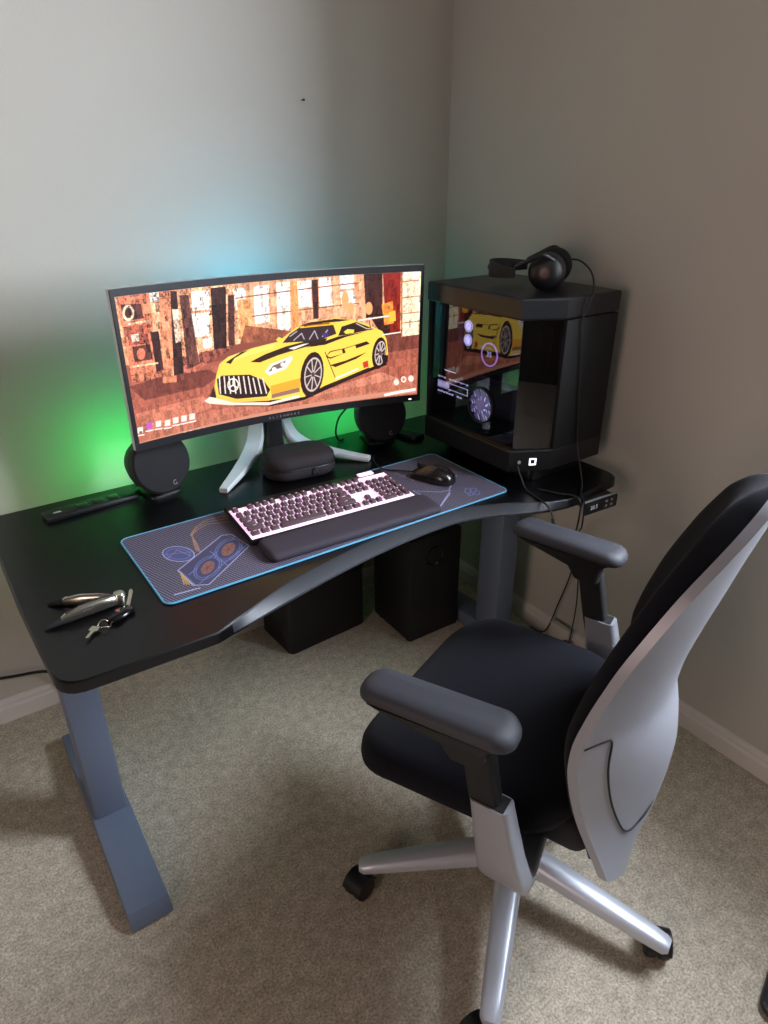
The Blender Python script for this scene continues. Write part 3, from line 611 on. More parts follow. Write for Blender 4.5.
# tinted glass pane
glass_m = bpy.data.materials.new('tinted_glass'); glass_m.use_nodes = True
nt = glass_m.node_tree; nt.nodes.remove(nt.nodes['Principled BSDF']); out = nt.nodes['Material Output']
tr = nt.nodes.new('ShaderNodeBsdfTransparent'); tr.inputs['Color'].default_value = (0.62, 0.62, 0.66, 1)
gl = nt.nodes.new('ShaderNodeBsdfGlossy'); gl.inputs['Roughness'].default_value = 0.012
ge = nt.nodes.new('ShaderNodeNewGeometry')
dt = nt.nodes.new('ShaderNodeVectorMath'); dt.operation = 'DOT_PRODUCT'
nt.links.new(ge.outputs['Normal'], dt.inputs[0]); nt.links.new(ge.outputs['Incoming'], dt.inputs[1])
def _math(op, a, b2=None):
    n = nt.nodes.new('ShaderNodeMath'); n.operation = op
    for k, v in enumerate((a, b2)):
        if v is None: continue
        if isinstance(v, (int, float)): n.inputs[k].default_value = v
        else: nt.links.new(v, n.inputs[k])
    return n.outputs[0]
ab = _math('ABSOLUTE', dt.outputs['Value'])            # Schlick reflectance, the same for both faces of the pane
fz = _math('ADD', _math('MULTIPLY', _math('POWER', _math('SUBTRACT', 1.0, ab), 5.0), 0.90), 0.10)
ms = nt.nodes.new('ShaderNodeMixShader')
nt.links.new(fz, ms.inputs[0]); nt.links.new(tr.outputs[0], ms.inputs[1]); nt.links.new(gl.outputs[0], ms.inputs[2])
nt.links.new(ms.outputs[0], out.inputs['Surface'])

# ------------------------------------------------------------------ the room
XL, YF, ZC = -3.7, -4.2, 2.45
bm = new(); add_box(bm, XL-0.2, 0.2, YF-0.2, 0.2, -0.1, 0.0); struct('floor', bm, carpet_m)
bm = new(); add_box(bm, XL-0.2, 0.2, 0.0, 0.2, 0.0, ZC); struct('wall_back', bm, wall_m)
WY0, WY1, WZ0, WZ1 = -2.16, -1.32, 1.08, 2.24
bm = new()
add_box(bm, 0, 0.2, WY1, 0.0, 0, ZC); add_box(bm, 0, 0.2, YF-0.2, WY0, 0, ZC)
add_box(bm, 0, 0.2, WY0, WY1, 0, WZ0); add_box(bm, 0, 0.2, WY0, WY1, WZ1, ZC)
struct('wall_right', bm, wall_m)
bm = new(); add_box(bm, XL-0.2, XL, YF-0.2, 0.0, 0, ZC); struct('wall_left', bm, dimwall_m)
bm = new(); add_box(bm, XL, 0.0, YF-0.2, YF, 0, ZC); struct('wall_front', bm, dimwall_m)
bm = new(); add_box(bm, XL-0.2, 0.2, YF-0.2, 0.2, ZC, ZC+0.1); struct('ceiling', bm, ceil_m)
bm = new()
for y0, y1, z0, z1 in ((WY0, WY0+0.05, WZ0, WZ1), (WY1-0.05, WY1, WZ0, WZ1), (WY0+0.05, WY1-0.05, WZ0, WZ0+0.05), (WY0+0.05, WY1-0.05, WZ1-0.05, WZ1), (WY0+0.05, WY1-0.05, 1.64, 1.68)):
    add_box(bm, 0.12, 0.17, y0, y1, z0, z1)
struct('window_1', bm, frame_m)
def base_profile():
    return [(0, 0), (0.016, 0), (0.016, 0.046), (0.011, 0.053), (0.011, 0.062), (0.005, 0.072), (0, 0.074)]
bm = new(); pr = base_profile()
loft(bm, [[(x, -d, z) for d, z in pr] for x in (XL, 0.0)]); struct('baseboard_back', bm, trim_m)
bm = new()
loft(bm, [[(-d, y, z) for d, z in pr] for y in (YF, -0.016)]); struct('baseboard_right', bm, trim_m)

# ------------------------------------------------------------------ standing desk
DZ = 0.713
desk = thing('standing_desk', 'black standing desk with a curved front edge and blue grey steel legs', 'desk', (-0.826, -0.5, 0))
def dloc(x, y): return (x+0.826, y+0.5)
def arc_front(x0, x1, y0, depth, n=26):
    out = []
    for k in range(n+1):
        t = k/n
        out.append((x0+(x1-x0)*t, y0+depth*math.sin(PI*t)**0.85))
    return out
def outline(inset, cinset):
    """desk outline; inset all round, cinset extra for the hollow of the front."""
    L, Rr, B = -1.552+inset, -0.078-inset, -0.150-inset
    fr = -0.912+inset
    corners = round_poly([(Rr, -0.884+inset), (Rr, B), (L, B), (L+0.004, -0.60), (L+0.016, fr+0.004)], [0.05, 0.03, 0.03, 0.3, 0.055])
    a = []
    for k in range(31):
        t = k/30
        x = -1.262+0.985*t
        prof = math.sin(PI/2*t/0.64) if t < 0.64 else 0.5*(1+math.cos(PI*(t-0.64)/0.36))
        y = fr+0.106*prof+0.010*t+cinset*min(1, prof*2.2)
        a.append((x, y))
    # corners order: right front corner .. right back .. left back .. left .. left front; then the front hollow left to right
    return corners[0:], a
def full(inset, cinset):
    c, a = outline(inset, cinset)
    return c+a
top_o = full(0.004, 0.028); bot_o = full(0.0, 0.0)
bm = new()
n = len(top_o)
def ring(poly, z): return [(*dloc(x, y), z) for x, y in poly]
mid = [((1-0.0)*p[0]+0*q[0], p[1]) for p, q in zip(bot_o, top_o)]
under = full(0.006, 0.003)
loft(bm, [ring(under, DZ-0.028), ring(bot_o, DZ-0.0225), ring(full(0.0, 0.0012), DZ-0.0185), ring(full(0.0012, 0.025), DZ-0.0025), ring(top_o, DZ)])
desktop = obj('desktop', bm, desk_m, desk, angle=20)
desktop.data.materials.append(bevel_m)
for p in desktop.data.polygons:   # the sloped front band of the hollow, lighter copy for the light it catches
    c = p.center
    if 0.1 < p.normal.z < 0.96 and -0.40 < c.x < 0.50 and c.y < -0.2: p.material_index = 1
def desk_leg(x, lab=None):
    lx = x+0.826
    g = bpy.data.objects.new('leg', None); COL.objects.link(g); g.parent = desk
    bm = new(); add_box(bm, lx-0.0375, lx+0.0375, -0.083, 0.017, 0.05, 0.686, 0.006); obj('column', bm, steel_m, g)
    bm = new()
    sec = [(-0.370, 0.008), (-0.370, 0.010), (-0.348, 0.040), (-0.10, 0.062), (0.03, 0.062), (0.285, 0.040), (0.300, 0.010), (0.300, 0.008)]
    M = Matrix(((0, 0, 1, lx-0.045), (1, 0, 0, 0), (0, 1, 0, 0), (0, 0, 0, 1)))
    add_prism(bm, sec, 0, 0.09, 0.004, 2, M); obj('foot', bm, steel_m, g)
    for y in (-0.33, 0.27):
        bm = new(); add_lathe(bm, [(0.012, 0.0), (0.018, 0.0), (0.018, 0.009), (0.012, 0.009)], Matrix.Translation((lx, y, 0))); obj('levelling_pad', bm, rub_m, g)
desk_leg(-1.479); desk_leg(-0.173)
bm = new(); add_box(bm, -0.62, 0.62, -0.10, -0.05, 0.625, 0.665, 0.004); add_box(bm, -0.62, 0.62, 0.0, 0.04, 0.625, 0.665, 0.004)
add_box(bm, -0.69, -0.62, -0.32, 0.28, 0.655, 0.686, 0.004); add_box(bm, 0.62, 0.69, -0.32, 0.28, 0.655, 0.686, 0.004)
obj('cross_frame', bm, black_m, desk)
bm = new(); M = Matrix.Translation((-0.197+0.826, -0.907+0.5, 0.674)) @ Matrix.Rotation(R(-3), 4, 'Z')
hand = bpy.data.objects.new('height_control', None); COL.objects.link(hand); hand.parent = desk
hand.matrix_local = M
bm = new(); add_box(bm, -0.064, 0.064, -0.008, 0.0, -0.021, 0.021, 0.0035); obj('silver_bezel', bm, alu_m, hand, label='silver rim of the control')
bm = new(); add_box(bm, -0.0610, 0.0610, -0.0105, -0.004, -0.018, 0.018, 0.002); obj('control_face', bm, black_m, hand)
bm = new(); add_box(bm, -0.05, 0.05, 0.0, 0.06, -0.004, 0.019, 0.002); obj('mounting_bracket', bm, black_m, hand)
bm = new(); text_bm(bm, '28.5', 0.016, frame((-0.028, -0.0107, 0.0), (1, 0, 0), (0, -1, 0))); obj('digit_display', bm, wtxt_m, hand)
for ux in (0.018, 0.038):
    for uz in (-0.007, 0.007):
        bm = new(); add_lathe(bm, [(0.0, -0.0112), (0.0042, -0.0112), (0.0042, -0.009), (0.0, -0.009)], Matrix.Translation((ux, 0, uz)) @ Matrix.Rotation(R(-90), 4, 'X'), 12)
        for v in bm.verts: pass
        bm.free()
        bm = new(); add_box(bm, ux-0.004, ux+0.004, -0.0118, -0.0095, uz-0.003, uz+0.003, 0.001); obj('button', bm, txt_m, hand)

# ------------------------------------------------------------------ desk pad
PX0, PX1, PY0, PY1 = -1.312, -0.400, -0.775, -0.457
PW, PH = PX1-PX0, PY1-PY0
KY[0] = 1.0
def weave(img, X, Y):
    d = 0.0066
    g = (np.abs((X+Y*0.35)/d % 1-0.5) > 0.27) & (np.abs((Y-X*0.1)/d % 1-0.5) > 0.12)
    img[:] = lin((62, 58, 72)); img[g] = lin((122, 116, 134))
pimg = raster(PAD, 640, 224, PW, PH, (74, 69, 86), weave)
pad = thing('desk_pad', 'dark grey desk pad with blue stitched edge and drawn cooler artwork', 'desk pad', (PX0+PW/2, PY0+PH/2, DZ))
def rr_in(p, rad):
    x = min(max(p[0], -PW/2+rad), PW/2-rad); y = min(max(p[1], -PH/2+rad), PH/2-rad)
    dx, dy = p[0]-x, p[1]-y; L = math.hypot(dx, dy)
    if L > rad: return (x+dx/L*rad, y+dy/L*rad)
    return p
def padfn(u, v):
    x, y = rr_in((-PW/2+u*PW, -PH/2+v*PH), 0.018)
    return (x, y, 0.0040)
me = picture_mesh('printed_cloth', 640, 224, padfn, pimg)
me.materials.append(attr_mat('printed_cloth', 0, 0.7, False)); obj_mesh('printed_cloth', me, None, pad)
bm = new(); add_prism(bm, rrect(PW-0.002, PH-0.002, 0.018), 0.0003, 0.0037); obj('rubber_base', bm, padside_m, pad)
bm = new(); e = rrect(PW, PH, 0.019); e3 = [(x, y, 0.0028) for x, y in e]
N = len(e3); rings = []
for i in range(N):
    p = Vector(e3[i]); t = (Vector(e3[(i+1) % N])-Vector(e3[i-1])).normalized(); u = t.cross(Vector((0, 0, 1)))
    rings.append([p+u*math.cos(2*PI*k/8)*0.0024+Vector((0, 0, 1))*math.sin(2*PI*k/8)*0.0023 for k in range(8)])
rings.append(rings[0]); loft(bm, rings, True, False, False); bmesh.ops.remove_doubles(bm, verts=bm.verts, dist=1e-5)
obj('stitched_edge', bm, edge_m, pad, label='bright blue stitched edge')

# ------------------------------------------------------------------ curved monitor
SW, SH, CUR = 0.3985, 0.171, 1.8
KY[0] = SH/SW
simg = raster(SCREEN, 620, 266, 1.0, 1.0, (150, 90, 70))
mon = thing('curved_monitor', 'wide curved monitor showing a yellow race car, on a white legged stand', 'monitor', (-0.7988, -0.3111, DZ), R(-5.03))
TM = Matrix.Translation((0, 0, 1.0588-DZ)) @ Matrix.Rotation(R(1.6), 4, 'X')   # panel pose: local x right, -y to viewer, z up
def cyl(s, v, off=0.0):
    """off>0: behind the picture surface."""
    t = s/CUR
    return TM @ Vector(((CUR+off)*math.sin(t), -(CUR-(CUR+off)*math.cos(t)), v))
me = picture_mesh('display', 620, 266, lambda u, v: cyl(-SW+2*SW*u, -SH-0.006+2*SH*v, -0.0004), simg)
me.materials.append(attr_mat('display_picture', 1.35, 0.35)); obj_mesh('display', me, None, mon, label='lit screen with a yellow race car wallpaper')
def shell(bm, s0, s1, v0, v1, o0, o1, n=40):
    rings = []
    for k in range(n+1):
        s = s0+(s1-s0)*k/n
        rings.append([cyl(s, v0, o0), cyl(s, v1, o0), cyl(s, v1, o1), cyl(s, v0, o1)])
    loft(bm, rings)
bm = new()
shell(bm, -0.4075, 0.4075, 0.166, 0.1815, -0.002, 0.004); shell(bm, -0.4075, 0.4075, -0.196, -0.177, -0.003, 0.004)
shell(bm, -0.4075, -0.3985, -0.177, 0.166, -0.002, 0.004, 2); shell(bm, 0.3985, 0.4075, -0.177, 0.166, -0.002, 0.004, 2)
obj('bezel', bm, bezel_m, mon)
bm = new(); shell(bm, -0.4075, 0.4075, -0.196, 0.1815, 0.004, 0.018); shell(bm, -0.33, 0.33, -0.14, 0.13, 0.018, 0.038)
add_lathe(bm, [(0, 0), (0.075, 0), (0.07, -0.03), (0, -0.03)], TM @ Matrix.Translation((0, 0.038, 0)) @ Matrix.Rotation(R(90), 4, 'X'))
obj('back_housing', bm, white_m, mon, label='white rear housing')
bm = new()
word = 'ALIENWARE'
for i, ch in enumerate(word):
    s = -0.004+(i-4)*0.0105
    p = cyl(s, -0.1865, -0.0036); t = s/CUR
    text_bm(bm, ch, 0.0095, frame(p, TM.to_3x3() @ Vector((math.cos(t), -math.sin(t), 0)), TM.to_3x3() @ Vector((-math.sin(t), -math.cos(t), 0))), 0.0002)
obj('chin_lettering', bm, txt_m, mon)
bm = new(); shell(bm, 0.372, 0.380, -0.190, -0.187, -0.0045, -0.002, 2); obj('power_light', bm, led_m, mon)
# stand, local to the monitor
bm = new()
loft(bm, [[(x, y, z) for x, y in rrect(w, d, 0.008, 4, cx, cy)] for z, w, d, cx, cy in ((0.010, 0.060, 0.050, 0, 0.115), (0.05, 0.050, 0.045, 0, 0.113), (0.10, 0.044, 0.040, 0, 0.108), (0.30, 0.042, 0.040, 0, 0.10), (0.40, 0.042, 0.040, 0, 0.095))])
add_box(bm, -0.03, 0.03, 0.045, 0.10, 0.31, 0.38, 0.006)
obj('stand_neck', bm, bezel_m, mon)
def stand_leg(s, tipx):
    """flat blade that drops behind the neck and runs out forward along the desk."""
    bm = new()
    path = [Vector((s*0.034, 0.128, 0.30)), Vector((s*0.038, 0.128, 0.16)), Vector((s*0.046, 0.122, 0.085)), Vector((s*0.072, 0.096, 0.040)), Vector((s*0.130, 0.030, 0.020)), Vector((tipx, -0.062, 0.0085))]
    S = Vector((0.74, s*0.67, 0)).normalized()
    ww = [0.020, 0.021, 0.023, 0.024, 0.020, 0.0115]; hh = [0.007, 0.008, 0.010, 0.011, 0.009, 0.0065]
    pts = catmull(path, 7); rings = []
    for i, p in enumerate(pts):
        f_ = i/(len(pts)-1)*(len(path)-1); k = min(int(f_), len(path)-2); a = f_-k
        h = hh[k]*(1-a)+hh[k+1]*a; w = ww[k]*(1-a)+ww[k+1]*a
        t = (pts[min(i+1, len(pts)-1)]-pts[max(i-1, 0)]).normalized()
        up = S.cross(t).normalized()
        rings.append([p+S*w+up*h*0.5, p+S*w*0.88+up*h, p-S*w*0.88+up*h, p-S*w+up*h*0.5, p-S*w-up*h*0.6, p-S*w*0.9-up*h, p+S*w*0.9-up*h, p+S*w-up*h*0.6])
    loft(bm, rings)
    for v in bm.verts: v.co.z = max(v.co.z, 0.0005)
    obj('stand_leg', bm, white_m, mon, label='white blade shaped stand leg')
stand_leg(-1, -0.212); stand_leg(1, 0.222)
bm = new(); add_lathe(bm, [(0.055, 0), (0.072, 0), (0.072, 0.006), (0.055, 0.006), (0.055, 0)], TM @ Matrix.Translation((0, 0.0692, 0.02)) @ Matrix.Rotation(R(-90), 4, 'X'), 40)
obj('rear_light_ring', bm, cyan_m, mon, label='cyan light ring on the back')

# ------------------------------------------------------------------ keyboard
kb = thing('mechanical_keyboard', 'white backlit full size mechanical keyboard on the dark desk pad', 'keyboard', (-0.8525, -0.583, DZ+0.0048), R(-3.2))
KM = Matrix.Translation((0, 0, 0.0)) @ Matrix.Rotation(R(3.0), 4, 'X')
KW, KD = 0.441, 0.182
bm = new(); add_box(bm, -KW/2, KW/2, -KD/2, KD/2, 0.0055, 0.0195, 0.003, 2, KM); obj('keyboard_body', bm, kbody_m, kb)
for x in (-0.19, 0.19):
    bm = new(); add_box(bm, x-0.02, x+0.02, -KD/2+0.012, -KD/2+0.026, 0.0, 0.0065, 0.001); obj('rubber_foot', bm, rub_m, kb)
    bm = new(); add_box(bm, x-0.02, x+0.02, KD/2-0.026, KD/2-0.012, 0.0, 0.012, 0.001); obj('rubber_foot', bm, rub_m, kb)
bm = new(); add_box(bm, -KW/2+0.003, KW/2-0.003, -KD/2+0.004, KD/2-0.030, 0.0188, 0.0206, 0.0, 2, KM); obj('glowing_plate', bm, glow_m, kb, label='plate lit pinkish white between the keys')
bm = new(); add_box(bm, KW/2-0.075, KW/2-0.03, KD/2-0.024, KD/2-0.008, 0.019, 0.0235, 0.002, 2, KM); obj('media_bar', bm, glow_m, kb)
U = 0.01905; UY = 0.0228
def cap_mesh(w, h):
    b2 = new(); W2, H2 = w*U-0.0042, h*UY-0.0058
    rings = []
    for z, i, r in ((0.0215, 0.0, 0.0012), (0.0265, 0.0012, 0.002), (0.0285, 0.0016, 0.0024), (0.0291, 0.0026, 0.0026)):
        rings.append([(x, y, z) for x, y in rrect(W2-2*i, H2-2*i, r, 2)])
    loft(b2, rings); finish(b2, True, 40)
    me = bpy.data.meshes.new('key_cap'); b2.to_mesh(me); b2.free(); me.materials.append(keycap_m); return me
CAPS = {}
rows = [
 (0, [('ESC', 0, 1)]+[('F%d' % (i+1), 2+i+(0.5 if i > 3 else 0)+(0.5 if i > 7 else 0), 1) for i in range(12)]+[('PS', 15.25, 1), ('SL', 16.25, 1), ('PB', 17.25, 1)]),
 (1.25, [(c, i, 1) for i, c in enumerate('`1234567890-=')]+[('BACK', 13, 2), ('INS', 15.25, 1), ('HM', 16.25, 1), ('PU', 17.25, 1), ('NL', 18.5, 1), ('/', 19.5, 1), ('*', 20.5, 1), ('-', 21.5, 1)]),
 (2.25, [('TAB', 0, 1.5)]+[(c, 1.5+i, 1) for i, c in enumerate('QWERTYUIOP[]')]+[('\\', 13.5, 1.5), ('DEL', 15.25, 1), ('END', 16.25, 1), ('PD', 17.25, 1), ('7', 18.5, 1), ('8', 19.5, 1), ('9', 20.5, 1), ('+', 21.5, 1, 2)]),
 (3.25, [('CAPS', 0, 1.75)]+[(c, 1.75+i, 1) for i, c in enumerate("ASDFGHJKL;'")]+[('ENTER', 12.75, 2.25), ('4', 18.5, 1), ('5', 19.5, 1), ('6', 20.5, 1)]),
 (4.25, [('SHIFT', 0, 2.25)]+[(c, 2.25+i, 1) for i, c in enumerate('ZXCVBNM,./')]+[('SHIFT', 12.25, 2.75), ('^', 16.25, 1), ('1', 18.5, 1), ('2', 19.5, 1), ('3', 20.5, 1), ('EN', 21.5, 1, 2)]),
 (5.25, [('CTRL', 0, 1.25), ('WIN', 1.25, 1.25), ('ALT', 2.5, 1.25), ('', 3.75, 6.25), ('ALT', 10, 1.25), ('FN', 11.25, 1.25), ('MN', 12.5, 1.25), ('CTRL', 13.75, 1.25), ('<', 15.25, 1), ('v', 16.25, 1), ('>', 17.25, 1), ('0', 18.5, 2), ('.', 20.5, 1)]),
]
keys = []
for r, ks in rows:
    for k in ks:
        t, x, w = k[:3]; h = k[3] if len(k) > 3 else 1
        keys.append((t, x, r, w, h))
KX0 = -22.5*U/2; KY1 = KD/2-0.036
rest = new(); restm = None
keys.sort(key=lambda k: -(k[3]*k[4]) + 0.002*k[2]*-1)
for i, (t, x, r, w, h) in enumerate(keys):
    cx = KX0+(x+w/2)*U; cy = KY1-(r+h/2)*UY+0.008
    if (w, h) not in CAPS: CAPS[(w, h)] = cap_mesh(w, h)
    if i < 100:
        o = bpy.data.objects.new('key_cap', CAPS[(w, h)]); COL.objects.link(o); o.parent = kb
        o.matrix_local = KM @ Matrix.Translation((cx, cy, 0))
        if t:
            bm = new(); text_bm(bm, t, 0.0065 if len(t) == 1 else 0.0034, Matrix.Translation((0, 0.0012, 0.0292)), 0.00012); obj('key_legend', bm, legend_m, o)
    else:
        off = len(rest.verts); tmp = new(); tmp.from_mesh(CAPS[(w, h)])
        mp = {v: rest.verts.new(KM @ (v.co+Vector((cx, cy, 0)))) for v in tmp.verts}
        for f in tmp.faces: rest.faces.new([mp[v] for v in f.verts])
        tmp.free()
o = obj('key_caps', rest, keycap_m, kb); o['kind'] = 'stuff'
palm = thing('palm_rest', 'long dark padded palm rest along the front of the keyboard', 'palm rest', (-0.8475, -0.7260, DZ+0.0048), R(-2.6))
bm = new()
rings = []
for z, i in ((0.0, 0.004), (0.004, 0.0), (0.012, 0.0), (0.0165, 0.003), (0.0185, 0.010), (0.019, 0.022)):
    rings.append([(x, y, z+(0.004*(y+0.045)/0.09 if z > 0.01 else 0)) for x, y in rrect(0.452-2*i, 0.086-2*i, 0.016-min(i, 0.012)*0.6, 5)])
loft(bm, rings); obj('padded_top', bm, palm_m, palm, angle=50)
bm = new(); add_box(bm, -0.20, 0.20, 0.0415, 0.0437, 0.002, 0.009, 0.0008); obj('magnet_strip', bm, black_m, palm)

# ------------------------------------------------------------------ mouse
ms_ = thing('computer_mouse', 'glossy black mouse on the right end of the desk pad', 'mouse', (-0.517, -0.606, DZ+0.0044), R(22))
bm = new()
rings = []
for y, w, h in ((-0.062, 0.020, 0.014), (-0.055, 0.050, 0.026), (-0.035, 0.064, 0.037), (-0.010, 0.066, 0.042), (0.02, 0.061, 0.036), (0.045, 0.060, 0.024), (0.058, 0.050, 0.016), (0.062, 0.034, 0.012)):
    ring_ = []
    for k in range(20):
        a = PI*k/19
        ring_.append((w/2*math.cos(a)*(1.0 if abs(math.cos(a)) < 0.9 else 0.98), y, 0.0015+h*math.sin(a)**0.75))
    rings.append(ring_)
loft(bm, rings); obj('mouse_shell', bm, mouse_m, ms_, angle=70)
bm = new(); add_lathe(bm, [(0, -0.004), (0.009, -0.004), (0.011, -0.002), (0.011, 0.002), (0.009, 0.004), (0, 0.004)], Matrix.Translation((0, 0.034, 0.024)) @ Matrix.Rotation(R(90), 4, 'Y'), 20); obj('scroll_wheel', bm, blackr_m, ms_)
bm = new(); add_box(bm, -0.0012, 0.0012, 0.008, 0.052, 0.025, 0.0368, 0.0004); obj('button_seam', bm, blackr_m, ms_)
bm = new(); add_tube(bm, [(0, 0.06, 0.008), (-0.004, 0.085, 0.006), (-0.012, 0.115, 0.004), (-0.02, 0.15, 0.003), (0.01, 0.20, 0.003), (0.05, 0.23, 0.0026)], 0.0018, 6); obj('mouse_cord', bm, cable_m, ms_)

# ------------------------------------------------------------------ zipped carry case in front of the stand
cc = thing('carry_case', 'rounded black zip case on the desk below the monitor', 'case', (-0.784, -0.335, DZ), R(-8))
bm = new()
rings = []
for z, i in ((0.0, 0.016), (0.004, 0.006), (0.014, 0.0), (0.032, 0.0), (0.034, 0.0015), (0.036, 0.0), (0.052, 0.002), (0.062, 0.010), (0.068, 0.026), (0.070, 0.050)):
    rings.append([(x, y, z) for x, y in rrect(0.204-2*i, 0.142-2*i, max(0.02, 0.062-i), 8)])
loft(bm, rings); obj('shell', bm, pouch_m, cc, angle=60)
bm = new(); e = [(x, y, 0.034) for x, y in rrect(0.2055, 0.1435, 0.062, 8)]; add_tube(bm, e+[e[0]], 0.0016, 6, 0); obj('zip', bm, black_m, cc)
bm = new(); add_tube(bm, [(0.02, -0.072, 0.034), (0.024, -0.081, 0.026), (0.028, -0.082, 0.016)], 0.002, 6); obj('zip_pull', bm, black_m, cc)

# ------------------------------------------------------------------ desktop speakers
def speaker(loc, rz, label):
    t = thing('desktop_speaker', label, 'speaker', loc, rz, 'round desktop speakers')
    M = Matrix.Translation((0, 0, 0.083)) @ Matrix.Rotation(R(78), 4, 'X')       # local +z faces the listener (-y), tipped up
    bm = new(); add_lathe(bm, [(0, -0.075), (0.040, -0.075), (0.056, -0.062), (0.072, -0.02), (0.0795, 0.022), (0.0775, 0.032)], M, 40); obj('speaker_shell', bm, spk_shell_m, t)
    bm = new(); add_lathe(bm, [(0.0775, 0.032), (0.074, 0.036), (0.05, 0.039), (0, 0.040)], M, 40); obj('speaker_grille', bm, speaker_m, t)
    bm = new(); add_lathe(bm, [(0.0790, 0.024), (0.0802, 0.026), (0.0800, 0.030), (0.0785, 0.031), (0.0790, 0.024)], M, 40); obj('light_ring', bm, spk_shell_m, t)
    bm = new(); rim = [M @ Vector((0.0802*math.cos(a), 0.0802*math.sin(a), 0.027)) for a in [R(-28)+R(44)*k/8 for k in range(9)]]; add_tube(bm, rim, 0.0011, 6, 0); obj('light_strip', bm, greenlo_m, t)
    bm = new(); add_lathe(bm, [(0, -0.0745), (0.037, -0.0745), (0.037, -0.0775), (0, -0.0775)], M, 32); obj('rear_light', bm, green_m, t, label='green lit panel on the back')
    bm = new()
    loft(bm, [[(x, y, z) for x, y in rrect(w, d, 0.014, 4, 0, 0.010)] for z, w, d in ((0.0005, 0.09, 0.095), (0.007, 0.088, 0.093), (0.012, 0.05, 0.05), (0.024, 0.036, 0.04))]); obj('speaker_foot', bm, black_m, t)
    bm = new(); P = [M @ Vector((0.020+0.0055*math.cos(a), -0.056+0.0055*math.sin(a), 0.0388)) for a in [R(60)+R(265)*k/14 for k in range(15)]]
    P.append(M @ Vector((0.021, -0.057, 0.0389)))
    add_tube(bm, P, 0.0009, 6, 0); obj('speaker_emblem', bm, txt_m, t)
    return t
speaker((-1.146, -0.245, DZ), R(12), 'round black desktop speaker under the left end of the monitor')
speaker((-0.462, -0.262, DZ), R(-10), 'round black desktop speaker between the monitor and the computer tower')
bm = new(); add_tube(bm, [(-0.552, -0.225, DZ+0.112), (-0.578, -0.218, DZ+0.080), (-0.585, -0.21, DZ+0.035), (-0.572, -0.206, DZ+0.006), (-0.554, -0.205, DZ+0.005)], 0.003, 8)
tag(obj('speaker_cable', bm, cable_m), 'black cable looping down in front of green light behind the monitor', 'cable')

# ------------------------------------------------------------------ power strip let into the back of the desk
ps = thing('power_strip', 'slim black power strip at the left rear of the desk', 'power strip', (-1.318, -0.236, DZ), R(4.5))
bm = new(); add_box(bm, -0.113, 0.113, -0.027, 0.027, 0.0, 0.012, 0.003); obj('strip_body', bm, black_m, ps)
for x in (-0.02, 0.018, 0.056):
    bm = new(); add_box(bm, x-0.014, x+0.014, -0.014, 0.014, 0.0105, 0.0132, 0.002); obj('socket', bm, gloss_m, ps)
bm = new(); add_box(bm, -0.090, -0.072, -0.004, 0.004, 0.0115, 0.0128, 0.0006); obj('usb_port', bm, txt_m, ps)
bm = new(); add_tube(bm, [(0.112, 0.0, 0.007), (0.125, 0.006, 0.006), (0.135, 0.03, 0.005), (0.137, 0.066, 0.005)], 0.0035, 8); obj('power_cord', bm, cable_m, ps)

# ------------------------------------------------------------------ folding tool and keys
tl = thing('folding_multi_tool', 'steel folding multi tool opened into a V on the left of the desk', 'multi tool', (-1.383, -0.712, DZ))
def handle(a, lift):
    bm = new(); M = Matrix.Rotation(a, 4, 'Z')
    rings = []
    for x, w, h in ((0.004, 0.012, 0.016), (-0.006, 0.021, 0.024), (-0.035, 0.024, 0.027), (-0.07, 0.023, 0.026), (-0.098, 0.018, 0.020), (-0.110, 0.011, 0.013)):
        rings.append([M @ Vector((x, w/2*math.cos(t)*(0.8+0.2*abs(math.sin(t))), 0.0008+lift+h/2+h/2*math.sin(t))) for t in [2*PI*k/14 for k in range(14)]])
    loft(bm, rings); o = obj('handle', bm, tool_m, tl, angle=60)
    bm = new(); p = [M @ Vector((x, s, 0.0008+lift+z)) for x, s, z in ((-0.008, 0, 0.0250), (-0.045, 0, 0.0278), (-0.098, 0, 0.0212))]
    add_tube(bm, p, 0.0016, 6, 4); obj('handle_seam', bm, blackr_m, o)
    bm = new(); rings = []
    for x, w, h in ((-0.107, 0.013, 0.015), (-0.120, 0.011, 0.012), (-0.138, 0.004, 0.005)):
        rings.append([M @ Vector((x, w/2*math.cos(t), 0.0008+lift+h/2+h/2*math.sin(t))) for t in [2*PI*k/10 for k in range(10)]])
    loft(bm, rings); obj('tool_tip', bm, blackr_m, tl)
handle(R(-33), 0.0); handle(R(4), 0.0)
bm = new(); add_lathe(bm, [(0, 0), (0.011, 0), (0.012, 0.002), (0.012, 0.021), (0.010, 0.0245), (0, 0.025)], Matrix.Translation((0.002, 0, 0.001)), 20); obj('pivot', bm, tool_m, tl)
ky = thing('key_fob', 'black key fob with a steel key beside the folding multi tool', 'key', (-1.392, -0.757, DZ), R(28))
bm = new(); rings = []
for x, w, h in ((-0.030, 0.010, 0.006), (-0.024, 0.024, 0.012), (0.0, 0.030, 0.014), (0.020, 0.026, 0.013), (0.028, 0.012, 0.008)):
    rings.append([(x, w/2*math.cos(t), 0.0006+h/2+h/2*math.sin(t)) for t in [2*PI*k/16 for k in range(16)]])
loft(bm, rings); obj('fob_body', bm, gloss_m, ky, angle=60)
bm = new(); add_lathe(bm, [(0, 0), (0.0042, 0), (0.0042, 0.002), (0, 0.002)], Matrix.Translation((-0.004, 0.003, 0.0142)), 14); obj('fob_button', bm, mat('red_button', (150, 84, 74), 0.5), ky)
bm = new(); M = Matrix.Translation((0.022, 0.004, 0.010)) @ Matrix.Rotation(R(34), 4, 'Z') @ Matrix.Rotation(R(-16), 4, 'Y')
